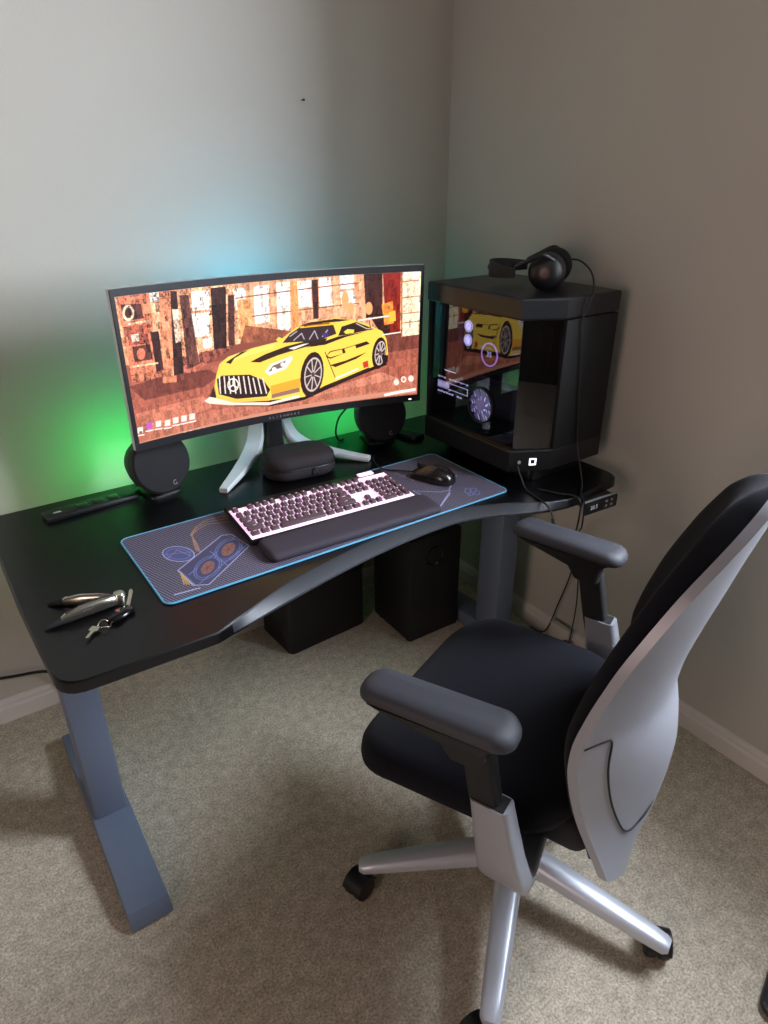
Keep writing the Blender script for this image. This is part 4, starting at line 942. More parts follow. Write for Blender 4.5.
add_prism(bm, [(0, -0.004), (0.036, -0.004), (0.040, -0.002), (0.043, 0.001), (0.040, 0.0035), (0.030, 0.004), (0.027, 0.0028), (0.022, 0.004), (0.017, 0.003), (0.010, 0.004), (0, 0.004)], -0.001, 0.001, 0.0003, 1, M); obj('key_blade', bm, tool_m, ky)
bm = new(); P = [(-0.040+0.012*math.cos(a), 0.002+0.012*math.sin(a), 0.004+0.0035*math.sin(a*2)+0.002) for a in [2*PI*k/24 for k in range(25)]]; add_tube(bm, P, 0.0011, 6, 0); obj('split_ring', bm, tool_m, ky)
bm = new(); M = Matrix.Translation((-0.050, 0.010, 0.006)) @ Matrix.Rotation(R(200), 4, 'Z')
add_prism(bm, [(0, -0.008), (0.012, -0.009), (0.016, -0.003), (0.034, -0.003), (0.036, 0.0), (0.034, 0.003), (0.016, 0.003), (0.012, 0.009), (0, 0.008)], -0.001, 0.001, 0.0003, 1, M); obj('house_key', bm, tool_m, ky)

# ------------------------------------------------------------------ computer tower
CX0, CX1, CY0, CY1, CZ0, CZ1 = -0.370, -0.072, -0.790, -0.377, 0.745, 1.193
pc = thing('computer_tower', 'black glass sided computer tower on the right end of the desk', 'computer', ((CX0+CX1)/2, (CY0+CY1)/2, DZ))
ox, oy, oz = (CX0+CX1)/2, (CY0+CY1)/2, DZ
def pcp(pts): return [(x-ox, y-oy) for x, y in pts]
foot_print = [(CX0, CY1), (CX0, -0.737), (-0.268, CY0), (CX1, CY0), (CX1, CY1)]
bm = new(); add_prism(bm, pcp(foot_print), CZ1-0.052-oz, CZ1-oz, 0.005); obj('top_panel', bm, case_m, pc, angle=12)
bm = new(); add_prism(bm, pcp(foot_print), CZ0-oz, 0.806-oz, 0.004); obj('base_panel', bm, case_m, pc, angle=12)
bm = new(); add_prism(bm, rrect(0.20, 0.36, 0.02, 4, 0.01, 0), 0.0, 0.034, 0.003); obj('plinth', bm, rub_m, pc)
bm = new(); add_box(bm, -0.264-ox, CX1-ox, CY0-oy, CY0+0.02-oy, 0.803-oz, CZ1-0.054-oz, 0.002); obj('front_panel', bm, mesh_m, pc, label='dark grey mesh front panel')
bm = new(); add_box(bm, CX1-0.006-ox, CX1-ox, CY0+0.02-oy, CY1-oy, 0.806-oz, CZ1-0.052-oz); obj('right_panel', bm, case_m, pc)
bm = new(); add_box(bm, CX0+0.004-ox, CX1-0.006-ox, CY1-0.006-oy, CY1-oy, 0.806-oz, CZ1-0.052-oz); obj('rear_panel', bm, inner_m, pc)
bm = new()
for k in range(15):
    y = -0.392-k*0.0068
    add_box(bm, CX0+0.020-ox, CX0+0.036-ox, y-0.0022-oy, y+0.0012-oy, 0.956-oz, CZ1-0.053-oz)
o = obj('vent_slats', bm, slat_m, pc, smooth=False)
bm = new(); add_box(bm, CX0+0.013-ox, CX0+0.015-ox, -0.733-oy, CY1-0.003-oy, 0.806-oz, CZ1-0.052-oz); obj('side_glass', bm, glass_m, pc, smooth=False, label='clear side glass reflecting the screen')
bm = new(); t = Vector((-0.268-CX0, CY0+0.737, 0)).normalized(); nn = Vector((-t.y, t.x, 0))*-1
a = Vector((CX0+0.013, -0.732, 0)); c2 = Vector((-0.267, CY0+0.008, 0)); inn = Vector((-t.y, t.x, 0))*0.002
add_prism(bm, pcp([(a.x, a.y), (c2.x, c2.y), (c2.x+inn.x, c2.y+inn.y), (a.x+inn.x, a.y+inn.y)]), 0.806-oz, CZ1-0.052-oz); obj('corner_glass', bm, glass_m, pc, smooth=False)
bm = new(); add_box(bm, -0.150-ox, -0.140-ox, -0.70-oy, CY1-0.01-oy, 0.82-oz, CZ1-0.06-oz); obj('motherboard', bm, board_m, pc)
# graphics card standing upright behind the glass
gp = bpy.data.objects.new('graphics_card', None); COL.objects.link(gp); gp.parent = pc
gp.location = (-0.338-ox, -0.545-oy, 0.893-oz)
bm = new(); add_box(bm, 0.0, 0.05, -0.155, 0.155, -0.058, 0.058, 0.004); obj('card_shroud', bm, inner_m, gp)
def fan(parent, loc, rad, ringm, bladem, hubm, stripes=False):
    M = Matrix.Translation(loc) @ Matrix.Rotation(R(-90), 4, 'Y')
    bm = new()
    add_lathe(bm, [(rad*0.92, 0), (rad, 0), (rad, 0.012), (rad*0.92, 0.012), (rad*0.92, 0)], M, 40); f = obj('fan', bm, ringm, parent)
    # blades and hub as one wheel of the fan
    bm = new()
    for k in range(9):
        a0 = 2*PI*k/9
        inner = [M @ Vector((rad*0.3*math.cos(a0+d), rad*0.3*math.sin(a0+d), 0.006+d*0.006)) for d in (0, 0.22, 0.4)]
        outer = [M @ Vector((rad*0.9*math.cos(a0+0.35+d), rad*0.9*math.sin(a0+0.35+d), 0.004+d*0.006)) for d in (0, 0.24, 0.48)]
        vi = [bm.verts.new(p) for p in inner]; vo = [bm.verts.new(p) for p in outer]
        for q in range(2): bm.faces.new((vi[q], vi[q+1], vo[q+1], vo[q]))
    r_ = bmesh.ops.solidify(bm, geom=list(bm.faces), thickness=0.0015)
    add_lathe(bm, [(0, 0.002), (rad*0.28, 0.002), (rad*0.3, 0.004), (rad*0.3, 0.011), (rad*0.26, 0.013), (0, 0.013)], M, 24)
    bm.verts.ensure_lookup_table()
    w = obj('fan_wheel', bm, bladem, parent)
    return f, w
fan(gp, (-0.0125, -0.058, 0.002), 0.050, inner_m, ledvlo_m, hubm=None)
bm = new()
for k in range(11):
    z = -0.046+k*0.0092; half = math.sqrt(max(0, 0.047**2-z*z))
    if half > 0.008:
        p0 = Vector((-0.0135, -0.058-half*0.95, z+0.004*0)); p1 = Vector((-0.0135, -0.058+half*0.95, z))
        rot = Matrix.Translation((-0.0135, -0.058, 0.002)) @ Matrix.Rotation(R(62), 4, 'X') @ Matrix.Translation((0.0135, 0.058, 0))
        add_tube(bm, [rot @ p0, rot @ p1], 0.0016, 5, 0)
obj('lit_fan_guard', bm, ledlo_m, gp, label='fan guard of slanted white lit bars')
bm = new(); add_lathe(bm, [(0.010, 0), (0.020, 0), (0.020, 0.003), (0.010, 0.003), (0.010, 0)], Matrix.Translation((-0.014, -0.060, 0.006)) @ Matrix.Rotation(R(-90), 4, 'Y'), 24); obj('fan_hub_light', bm, ledlo_m, gp)
bm = new(); add_box(bm, -0.002, 0.0, 0.035, 0.125, -0.004, 0.024); add_box(bm, -0.0021, -0.0, 0.035, 0.125, -0.004, 0.024)
bm.free()
bm = new()   # read-out: frame, filled bar, two rows of small marks
fx = -0.0012
def bar(y0, y1, z0, z1): add_box(bm, fx-0.0006, fx+0.001, 0.018+(y0-0.02)*1.25, 0.018+(y1-0.02)*1.25, z0, z1)
bar(0.020, 0.125, 0.022, 0.0235); bar(0.020, 0.125, 0.004, 0.0055); bar(0.020, 0.0215, 0.004, 0.0235); bar(0.1235, 0.125, 0.004, 0.0235)
bar(0.085, 0.1215, 0.0075, 0.020)
for k in range(11):
    if k != 3: bar(0.118-k*0.0098, 0.1245-k*0.0098, 0.033+0.002*(k % 2), 0.037)
for k in range(9):
    if k != 6: bar(0.118-k*0.0098, 0.1245-k*0.0098, -0.010, -0.006+0.001*(k % 2))
obj('lit_readout', bm, ledlo_m, gp, smooth=False, label='small white lit read-out with a progress bar')
# cooler pump, its hoses and a small twin fan
bm = new(); add_lathe(bm, [(0, 0), (0.034, 0), (0.034, 0.03), (0.031, 0.034), (0, 0.034)], Matrix.Translation((-0.205-ox, -0.500-oy, 0.995-oz)) @ Matrix.Rotation(R(-90), 4, 'Y'), 32); pump = obj('cooler_pump', bm, gloss_m, pc)
bm = new(); add_lathe(bm, [(0.030, 0.033), (0.034, 0.033), (0.034, 0.036), (0.030, 0.036), (0.030, 0.033)], Matrix.Translation((-0.205-ox, -0.500-oy, 0.995-oz)) @ Matrix.Rotation(R(-90), 4, 'Y'), 32); obj('violet_ring', bm, purple_m, pump)
bm = new(); text_bm(bm, '35', 0.022, frame((-0.241-ox, -0.500-oy, 0.995-oz), (0, -1, 0), (-1, 0, 0))); obj('pump_digits', bm, ledlo_m, pump)
for dz in (0.0, 0.018):
    bm = new(); add_tube(bm, [(-0.222-ox, -0.500-oy+dz*0.5, 1.022-oz), (-0.222-ox, -0.520-oy+dz, 1.07-oz), (-0.20-ox, -0.60-oy+dz, 1.115-oz), (-0.18-ox, -0.68-oy+dz, 1.13-oz)], 0.006, 8); obj('cooler_hose', bm, rub_m, pc)
for z in (1.083, 1.045):
    bm = new(); add_lathe(bm, [(0.011, 0), (0.016, 0), (0.016, 0.003), (0.011, 0.003), (0.011, 0)], Matrix.Translation((-0.315-ox, -0.492-oy, z-oz)) @ Matrix.Rotation(R(-90), 4, 'Y'), 24); obj('lit_fan_ring', bm, ledlo_m, pc, label='white lit fan ring')
bm = new(); add_box(bm, -0.312-ox, -0.285-ox, -0.515-oy, -0.470-oy, 1.02-oz, 1.108-oz, 0.003); obj('fan_bracket', bm, inner_m, pc)
for k in range(4):
    bm = new(); add_box(bm, -0.19-ox, -0.152-ox, -0.648-k*0.012-oy, -0.642-k*0.012-oy, 0.965-oz, 1.095-oz, 0.001); obj('memory_stick', bm, inner_m, pc)
bm = new(); add_box(bm, -0.346-ox, -0.343-ox, -0.478-oy, -0.432-oy, 0.953-oz, 0.957-oz); obj('light_bar', bm, led_m, pc)
bm = new()   # power button: a small lit square outline on the sloping corner
Mb = frame((-0.304-ox, -0.7712-oy, 0.772-oz), t, (-(-t.y), -t.x, 0))
cn = Vector((t.y, -t.x, 0)).normalized()
Mb = frame(Vector((-0.312-ox, -0.7665-oy, 0.774-oz))+cn*0.0005, t, cn)
for x0, x1, y0, y1 in ((-0.0095, 0.0095, 0.006, 0.0095), (-0.0095, 0.0095, -0.0095, -0.006), (-0.0095, -0.006, -0.006, 0.006), (0.006, 0.0095, -0.006, 0.006)):
    add_box(bm, x0, x1, y0, y1, -0.001, 0.0015, 0, 1, Mb)
obj('power_button', bm, led_m, pc, smooth=False, label='square white lit power button')
bm = new(); Mj = frame(Vector((-0.345-ox, -0.7500-oy, 0.774-oz))+cn*0.0005, t, cn); add_lathe(bm, [(0, 0), (0.0045, 0), (0.0045, 0.0012), (0.002, 0.0012), (0, 0.0004)], Mj, 16); obj('audio_jack', bm, txt_m, pc)

# ------------------------------------------------------------------ headphones lying on the tower
hp = thing('headphones', 'black over ear headphones lying on top of the computer tower', 'headphones', (-0.190, -0.652, CZ1), R(-56))
# local: headband apex towards -x, ear cups stand at x=0, axis along y
def cup(y, s, lab):
    g = bpy.data.objects.new('ear_cup', None); COL.objects.link(g); g.parent = hp
    M = Matrix.Translation((0.0, y, 0.047)) @ Matrix.Rotation(R(90*s), 4, 'X') @ Matrix.Rotation(R(0), 4, 'Z')
    bm = new(); add_lathe(bm, [(0, 0.036), (0.018, 0.036), (0.024, 0.033), (0.036, 0.027), (0.044, 0.016), (0.045, 0.004), (0.043, 0.0), (0, 0.0)], M, 36); obj('cup_shell', bm, black_m, g)
    bm = new(); add_lathe(bm, [(0.022, -0.001), (0.040, 0.0), (0.046, -0.008), (0.045, -0.018), (0.036, -0.023), (0.026, -0.019), (0.022, -0.008)], M, 36); obj('ear_cushion', bm, blackr_m, g)
    bm = new(); add_lathe(bm, [(0.0, 0.0364), (0.011, 0.0364), (0.012, 0.0376), (0.0, 0.0384)], M, 24); obj('cup_badge', bm, mat('cup_badge', (58, 38, 34), 0.35, metal=0.3), g)
    return g
cup(-0.060, 1, ''); cup(0.062, -1, '')
for s in (-1, 1):
    bm = new(); add_tube(bm, [(0.018, s*0.083, 0.075), (-0.01, s*0.098, 0.088), (-0.045, s*0.094, 0.072), (-0.075, s*0.080, 0.056)], 0.006, 8); obj('yoke', bm, black_m, hp)
bm = new()
rings = []
for k in range(25):
    a = R(90)+R(180)*k/24
    cx_, cy_ = -0.075+0.078*math.cos(a), 0.084*math.sin(a)
    rx, ry = math.cos(a), math.sin(a)
    w = 0.012+0.010*abs(math.cos(a))
    rings.append([(cx_+rx*0.005, cy_+ry*0.005, 0.040+0.012*0-w+w*0.3), (cx_+rx*0.006, cy_+ry*0.006, 0.046), (cx_+rx*0.005, cy_+ry*0.005, 0.042+w), (cx_-rx*0.006, cy_-ry*0.006, 0.042+w), (cx_-rx*0.009, cy_-ry*0.009, 0.046), (cx_-rx*0.006, cy_-ry*0.006, 0.040-w+w*0.3)])
loft(bm, rings); obj('headband', bm, blackr_m, hp, angle=50)
bm = new(); add_lathe(bm, [(0.0, 0), (0.006, 0), (0.006, 0.0015), (0, 0.0015)], Matrix.Translation((-0.1585, -0.012, 0.046)) @ Matrix.Rotation(R(-90), 4, 'Y') @ Matrix.Rotation(R(0), 4, 'X'), 16); obj('headband_badge', bm, MATS['cup_badge'], hp)
# its cord runs over the case front and hangs past the desk edge
bm = new(); add_tube(bm, [(-0.108, -0.632, CZ1+0.062), (-0.098, -0.668, CZ1+0.060), (-0.130, -0.735, CZ1+0.040), (-0.196, -0.800, CZ1+0.004), (-0.217, -0.797, 1.137), (-0.205, -0.796, 1.037), (-0.193, -0.796, 0.93), (-0.178, -0.800, 0.80), (-0.205, -0.850, 0.722), (-0.264, -0.898, 0.717), (-0.272, -0.919, 0.700), (-0.250, -0.905, 0.62), (-0.12, -0.80, 0.52), (-0.035, -0.740, 0.42), (-0.032, -0.762, 0.22), (-0.046, -0.766, 0.055)], 0.0022, 7)
hc = obj('headphone_cord', bm, cable_m, hp, label='thin black cord hanging down past the desk edge')
hc.matrix_parent_inverse = (Matrix.Translation(hp.location) @ Matrix.Rotation(hp.rotation_euler.z, 4, 'Z')).inverted()
bm = new(); add_tube(bm, [(-0.352, -0.752, 0.767), (-0.356, -0.770, 0.745), (-0.362, -0.800, 0.7185), (-0.375, -0.86, 0.7165), (-0.385, -0.894, 0.7165), (-0.390, -0.916, 0.706), (-0.394, -0.926, 0.692)], 0.0024, 7)
us = obj('charging_cable', bm, cable_m); tag(us, 'black cable from the tower front ending in a plug over the desk edge', 'cable')
bm = new(); add_tube(bm, [(-0.3935, -0.925, 0.694), (-0.398, -0.936, 0.672)], 0.0048, 8, 0); cp = obj('cable_plug', bm, rub_m, us)
bm = new(); add_tube(bm, [(-0.398, -0.936, 0.672), (-0.401, -0.942, 0.660)], 0.003, 8, 0); obj('plug_tip', bm, alu_m, us)
bm = new(); add_tube(bm, [(-0.33, -0.81, 0.7165), (-0.31, -0.86, 0.7165), (-0.287, -0.899, 0.717), (-0.286, -0.919, 0.700), (-0.27, -0.905, 0.62), (-0.15, -0.80, 0.50), (-0.05, -0.735, 0.40), (-0.032, -0.725, 0.31), (-0.030, -0.69, 0.17), (-0.030, -0.648, 0.03), (-0.034, -0.58, 0.007)], 0.0024, 7)
tag(obj('power_cable', bm, cable_m), 'black cable hanging from the desk and running down behind the right leg', 'cable')

# small items at the back of the desk
bm = new(); add_prism(bm, rrect(0.052, 0.135, 0.010, 4), 0.0, 0.014, 0.003)
o = obj('flat_box', bm, black_m, None, loc=(-0.372, -0.270, DZ), rot=(0, 0, R(14))); tag(o, 'small flat black box on the desk between right speaker and computer tower', 'box')

# ------------------------------------------------------------------ under the desk
sw = thing('subwoofer', 'tall black subwoofer box on the carpet under the desk', 'subwoofer', (-0.333, -0.300, 0.0), R(-1))
bm = new(); add_box(bm, -0.106, 0.106, -0.112, 0.112, 0.008, 0.404, 0.008); obj('cabinet', bm, sub_m, sw)
bm = new()
for sx in (-0.085, 0.085):
    for sy in (-0.085, 0.085): add_lathe(bm, [(0.012, 0), (0.014, 0), (0.014, 0.01), (0.012, 0.01)], Matrix.Translation((sx, sy, 0)), 12)
obj('feet', bm, rub_m, sw)
bm = new(); add_lathe(bm, [(0.028, -0.02), (0.030, 0.0), (0.034, 0.003), (0.036, 0.0), (0.036, -0.004)], Matrix.Translation((-0.008, -0.112, 0.325)) @ Matrix.Rotation(R(90), 4, 'X'), 28); obj('port', bm, gloss_m, sw)
bx = thing('storage_box', 'low black box against the back wall under the desk', 'box', (-0.655, -0.125, 0.0), R(3))
bm = new(); add_prism(bm, rrect(0.31, 0.20, 0.02, 4), 0.002, 0.25, 0.006); obj('box_body', bm, sub_m, bx)
bm = new(); add_prism(bm, rrect(0.316, 0.206, 0.022, 4), 0.235, 0.275, 0.006); obj('box_lid', bm, sub_m, bx)

# outlet on the right wall
ol = thing('wall_outlet', 'beige wall outlet box low on the right wall behind the chair', 'outlet', (-0.016, -0.712, 0.004))
bm = new(); add_box(bm, -0.022, 0.001, -0.040, 0.040, 0.0, 0.085, 0.004); obj('outlet_box', bm, plate_m, ol)
bm = new(); add_box(bm, -0.048, -0.018, -0.058, -0.030, 0.028, 0.052, 0.004); obj('black_plug', bm, rub_m, ol, label='black plug')
bm = new(); add_tube(bm, [(-1.95, -0.030, 0.255), (-1.75, -0.028, 0.200), (-1.60, -0.026, 0.160), (-1.50, -0.028, 0.132), (-1.465, -0.042, 0.07), (-1.455, -0.06, 0.015), (-1.450, -0.09, 0.006)], 0.0045, 8)
tag(obj('wall_cable', bm, cable_m), 'black cable sagging along the back wall left of the desk', 'cable')

# corner of something dark at the right bottom of the picture
tr_ = thing('floor_tray', 'dark tray corner on the carpet in the bottom right corner of the photo', 'tray', (-0.430, -1.797, 0.0), R(16))
bm = new(); add_prism(bm, rrect(0.22, 0.22, 0.02, 4), 0.0, 0.006); obj('tray_floor', bm, mat('tray_grey', (128, 140, 156), 0.35), tr_)
bm = new(); e = [(x, y, 0.012) for x, y in rrect(0.22, 0.22, 0.02, 4)]; add_tube(bm, e+[e[0]], 0.009, 8, 0); obj('tray_rim', bm, black_m, tr_)

bm = new(); add_lathe(bm, [(0, 0), (0.0016, 0), (0.0030, 0.011), (0.0032, 0.0125), (0, 0.013)], Matrix.Rotation(R(90), 4, 'X'), 10)
nl = obj('wall_nail', bm, rub_m, None, loc=(-0.5284, 0.001, 1.6388)); tag(nl, 'tiny dark nail in the back wall high above the monitor', 'nail')
# ------------------------------------------------------------------ office chair (local: +y is where the sitter faces)
ch = thing('office_chair', 'black fabric office chair with silver back shell and five silver legs', 'chair', (-0.788, -1.228, 0), R(22))
# five legged base
HUB = Vector((0.011, -0.016, 0))
bm = new(); add_lathe(bm, [(0, 0.085), (0.045, 0.085), (0.056, 0.095), (0.058, 0.120), (0.044, 0.136), (0.030, 0.142), (0, 0.142)], Matrix.Translation(HUB), 32); obj('base_hub', bm, silver_m, ch)
bm = new(); add_lathe(bm, [(0, 0.14), (0.026, 0.14), (0.026, 0.25), (0.018, 0.25), (0.018, 0.40), (0, 0.40)], Matrix.Translation(HUB), 24); obj('gas_lift', bm, blackr_m, ch)
LEGR = 0.330
for k in range(5):
    a = R(147-22+72*k)
    d = Vector((math.cos(a), math.sin(a), 0)); s = Vector((-d.y, d.x, 0))
    bm = new(); rings = []
    for r_, w, z1, h in ((0.030, 0.030, 0.133, 0.042), (0.08, 0.029, 0.126, 0.038), (0.20, 0.0255, 0.106, 0.030), (0.31, 0.0215, 0.088, 0.024), (0.336, 0.0195, 0.082, 0.021), (0.346, 0.013, 0.078, 0.015)):
        c0 = HUB+d*r_
        rings.append([c0+s*x+Vector((0, 0, z)) for x, z in ((w*0.55, z1), (w*0.86, z1-h*0.16), (w, z1-h*0.5), (w*0.94, z1-h), (-w*0.94, z1-h), (-w, z1-h*0.5), (-w*0.86, z1-h*0.16), (-w*0.55, z1))])
    loft(bm, rings); lg = obj('leg', bm, leg_m, ch, angle=50)
    # caster: twin wheels, hood and stem
    sw_a = R(CASTER[k]) ; off = Vector((math.cos(sw_a), math.sin(sw_a), 0)); ax = Vector((-off.y, off.x, 0))
    c0 = HUB+d*LEGR+off*0.024
    cas = bpy.data.objects.new('caster', None); COL.objects.link(cas); cas.parent = lg
    bm = new()
    for sd in (-1, 1):
        M = frame(c0+Vector((0, 0, 0.0275))+ax*sd*0.0135, Vector((0, 0, 1)), ax*sd)
        add_lathe(bm, [(0, -0.010), (0.026, -0.010), (0.0275, -0.007), (0.0275, 0.007), (0.024, 0.011), (0.012, 0.012), (0, 0.012)], M, 28)
    add_lathe(bm, [(0, 0.050), (0.006, 0.050), (0.006, 0.070), (0, 0.070)], Matrix.Translation(HUB+d*LEGR), 12)
    M = frame(c0+Vector((0, 0, 0.0275)), off, ax)
    rings = []
    for t_ in range(13):
        an = R(15+150*t_/12)
        rings.append([c0+Vector((0, 0, 0.0275))+off*(rr*math.cos(an))+Vector((0, 0, rr*math.sin(an)))+ax*y for rr, y in ((0.0295, -0.026), (0.0325, -0.024), (0.0325, 0.024), (0.0295, 0.026), (0.0285, 0.0))])
    loft(bm, rings)
    bmesh.ops.remove_doubles(bm, verts=bm.verts, dist=1e-6)
    o = obj('caster', bm, rub_m, lg, angle=40)
    COL.objects.unlink(cas); bpy.data.objects.remove(cas)
# mechanism
bm = new(); add_box(bm, -0.10, 0.10, -0.19, 0.13, 0.385, 0.452, 0.02, 3); add_box(bm, -0.205, 0.205, -0.075, -0.005, 0.392, 0.425, 0.01, 2); obj('tilt_mechanism', bm, blackr_m, ch)
# seat
def seat_out(i, z, dome=0.0):
    out = []
    for x, y in rrect(0.50-2*i, 0.425-2*i, min(0.5*(0.425-2*i)-0.002, max(0.03, 0.115-i)), 10):
        y += 0.045
        xx = x*(1.0+0.10*(y/0.25)*0.5)
        f = max(0.0, (y-0.10)/0.15)
        out.append((xx, y, z-0.038*f*f+0.012*(x/0.25)**2*(1 if dome else 0)))
    return out
bm = new()
rings = [seat_out(0.045, 0.464), seat_out(0.016, 0.467), seat_out(0.002, 0.478), seat_out(0.0, 0.494), seat_out(0.003, 0.508, 1), seat_out(0.012, 0.522, 1), seat_out(0.030, 0.530, 1), seat_out(0.070, 0.533, 1), seat_out(0.13, 0.531, 1), seat_out(0.17, 0.5295, 1)]
loft(bm, rings); obj('seat_cushion', bm, fabric_m, ch, angle=80)
bm = new(); loft(bm, [[(x, y, z-0.004) for x, y, z in seat_out(0.07, 0.452)], [(x, y, z) for x, y, z in seat_out(0.026, 0.458)], [(x, y, z) for x, y, z in seat_out(0.022, 0.467)]]); obj('seat_pan', bm, blackr_m, ch)
# back: spine line, half width and wrap by height
BK = [  # z, spine y, half width, wrap
 (0.320, -0.262, 0.150, 0.010), (0.380, -0.266, 0.168, 0.020), (0.430, -0.270, 0.180, 0.040), (0.470, -0.275, 0.188, 0.060), (0.520, -0.279, 0.196, 0.083), (0.580, -0.281, 0.205, 0.100), (0.640, -0.272, 0.212, 0.100),
 (0.690, -0.258, 0.208, 0.085), (0.760, -0.264, 0.202, 0.074), (0.840, -0.281, 0.195, 0.066), (0.900, -0.296, 0.180, 0.056), (0.960, -0.310, 0.152, 0.042), (1.010, -0.323, 0.118, 0.026), (1.050, -0.333, 0.084, 0.013),  (1.072, -0.338, 0.060, 0.007), (1.086, -0.342, 0.034, 0.003), (1.094, -0.344, 0.008, 0.001)]
def bk(z):
    for a, b in zip(BK, BK[1:]):
        if z <= b[0] or b is BK[-1]:
            t = min(1, max(0, (z-a[0])/(b[0]-a[0])))
            return [a[i]*(1-t)+b[i]*t for i in range(1, 4)]
def bksm(z):
    if z > 1.06: return bk(min(1.094, z))
    ws = [(-0.02, .25), (0, .5), (0.02, .25)]
    r_ = [0, 0, 0]
    for d, w in ws:
        v = bk(min(1.094, max(0.32, z+d)))
        for i in range(3): r_[i] += w*v[i]
    return r_
def back_pt(u, z, off):
    """u -1..1 across, off forward of the shell's outer face."""
    y, w, d = bksm(z)
    return (u*w, y+d*abs(u)**1.9+off, z)
def back_sheet(bm, z0, z1, u0, u1, o0, o1, nz=40, nu=20, edge=0.0, wscale=1.0):
    fr, bkk = [], []
    for i in range(nz+1):
        A, B_ = [], []
        for j in range(nu+1):
            u = u0+(u1-u0)*j/nu
            zb = z0(u) if callable(z0) else z0
            z = zb+(z1-zb)*i/nz
            e = 1.0
            if edge:
                ez = min(1, (i/nz)/edge, (1-i/nz)/edge) if edge else 1
                eu = min(1, (1-abs(u)/max(abs(u0), abs(u1)))/0.22)
                e = math.sqrt(max(0, 1-(1-ez)**2))*math.sqrt(max(0, 1-(1-eu)**2))
            A.append(bm.verts.new(back_pt(u*wscale, z, o0))); B_.append(bm.verts.new(back_pt(u*wscale, z, o0+(o1-o0)*max(e, 0.18))))
        fr.append(A); bkk.append(B_)
    for g, flip in ((fr, 0), (bkk, 1)):
        for i in range(nz):
            for j in range(nu): bm.faces.new((g[i][j], g[i][j+1], g[i+1][j+1], g[i+1][j]))
    for i in range(nz):
        bm.faces.new((fr[i][0], fr[i+1][0], bkk[i+1][0], bkk[i][0])); bm.faces.new((fr[i][nu], fr[i+1][nu], bkk[i+1][nu], bkk[i][nu]))
    for j in range(nu):
        bm.faces.new((fr[0][j], fr[0][j+1], bkk[0][j+1], bkk[0][j])); bm.faces.new((fr[nz][j], fr[nz][j+1], bkk[nz][j+1], bkk[nz][j]))
def shell_bottom(u):
    a = abs(u)
    k = min(1, max(0, (a-0.36)/0.22)); k = k*k*(3-2*k)
    return 0.435*(1-k)+(0.333+0.055*max(0, (a-0.6)/0.4))*k
bm = new(); back_sheet(bm, shell_bottom, 1.0935, -1, 1, 0.0, 0.016, 90, 40); obj('back_shell', bm, silver_m, ch, angle=45, label='silver hourglass back shell')
bm = new(); back_sheet(bm, 0.455, 1.088, -1, 1, 0.0165, 0.060, 64, 24, 0.10, 0.965); obj('back_cushion', bm, fabric_m, ch, angle=80)
# lower lumbar panel with its outline groove
bm = new(); pts = []
PANEL = [(-0.50, 0.660), (-0.50, 0.60), (-0.44, 0.52), (-0.30, 0.485), (0.30, 0.485), (0.44, 0.52), (0.50, 0.60), (0.50, 0.660)]
for u, z in PANEL: pass
bm = new(); path = [Vector(back_pt(u, z, -0.0006)) for u, z in ((-0.99, 0.686), (-0.86, 0.690), (-0.79, 0.684), (-0.80, 0.63), (-0.79, 0.56), (-0.72, 0.492), (-0.64, 0.468), (-0.52, 0.466), (-0.3, 0.480), (0.3, 0.480), (0.52, 0.466), (0.64, 0.468), (0.72, 0.492), (0.79, 0.56), (0.80, 0.63), (0.79, 0.684), (0.86, 0.690), (0.99, 0.686))]
add_tube(bm, path, 0.0018, 6, 5); obj('panel_seam', bm, blackr_m, ch)
bm = new(); back_sheet(bm, 0.405, 0.476, -0.9, 0.9, 0.017, 0.040, 8, 10); add_box(bm, -0.05, 0.05, -0.235, -0.13, 0.41, 0.445, 0.01, 2); add_box(bm, -0.17, 0.17, -0.20, -0.10, 0.40, 0.47, 0.03, 4); obj('back_bracket', bm, blackr_m, ch)
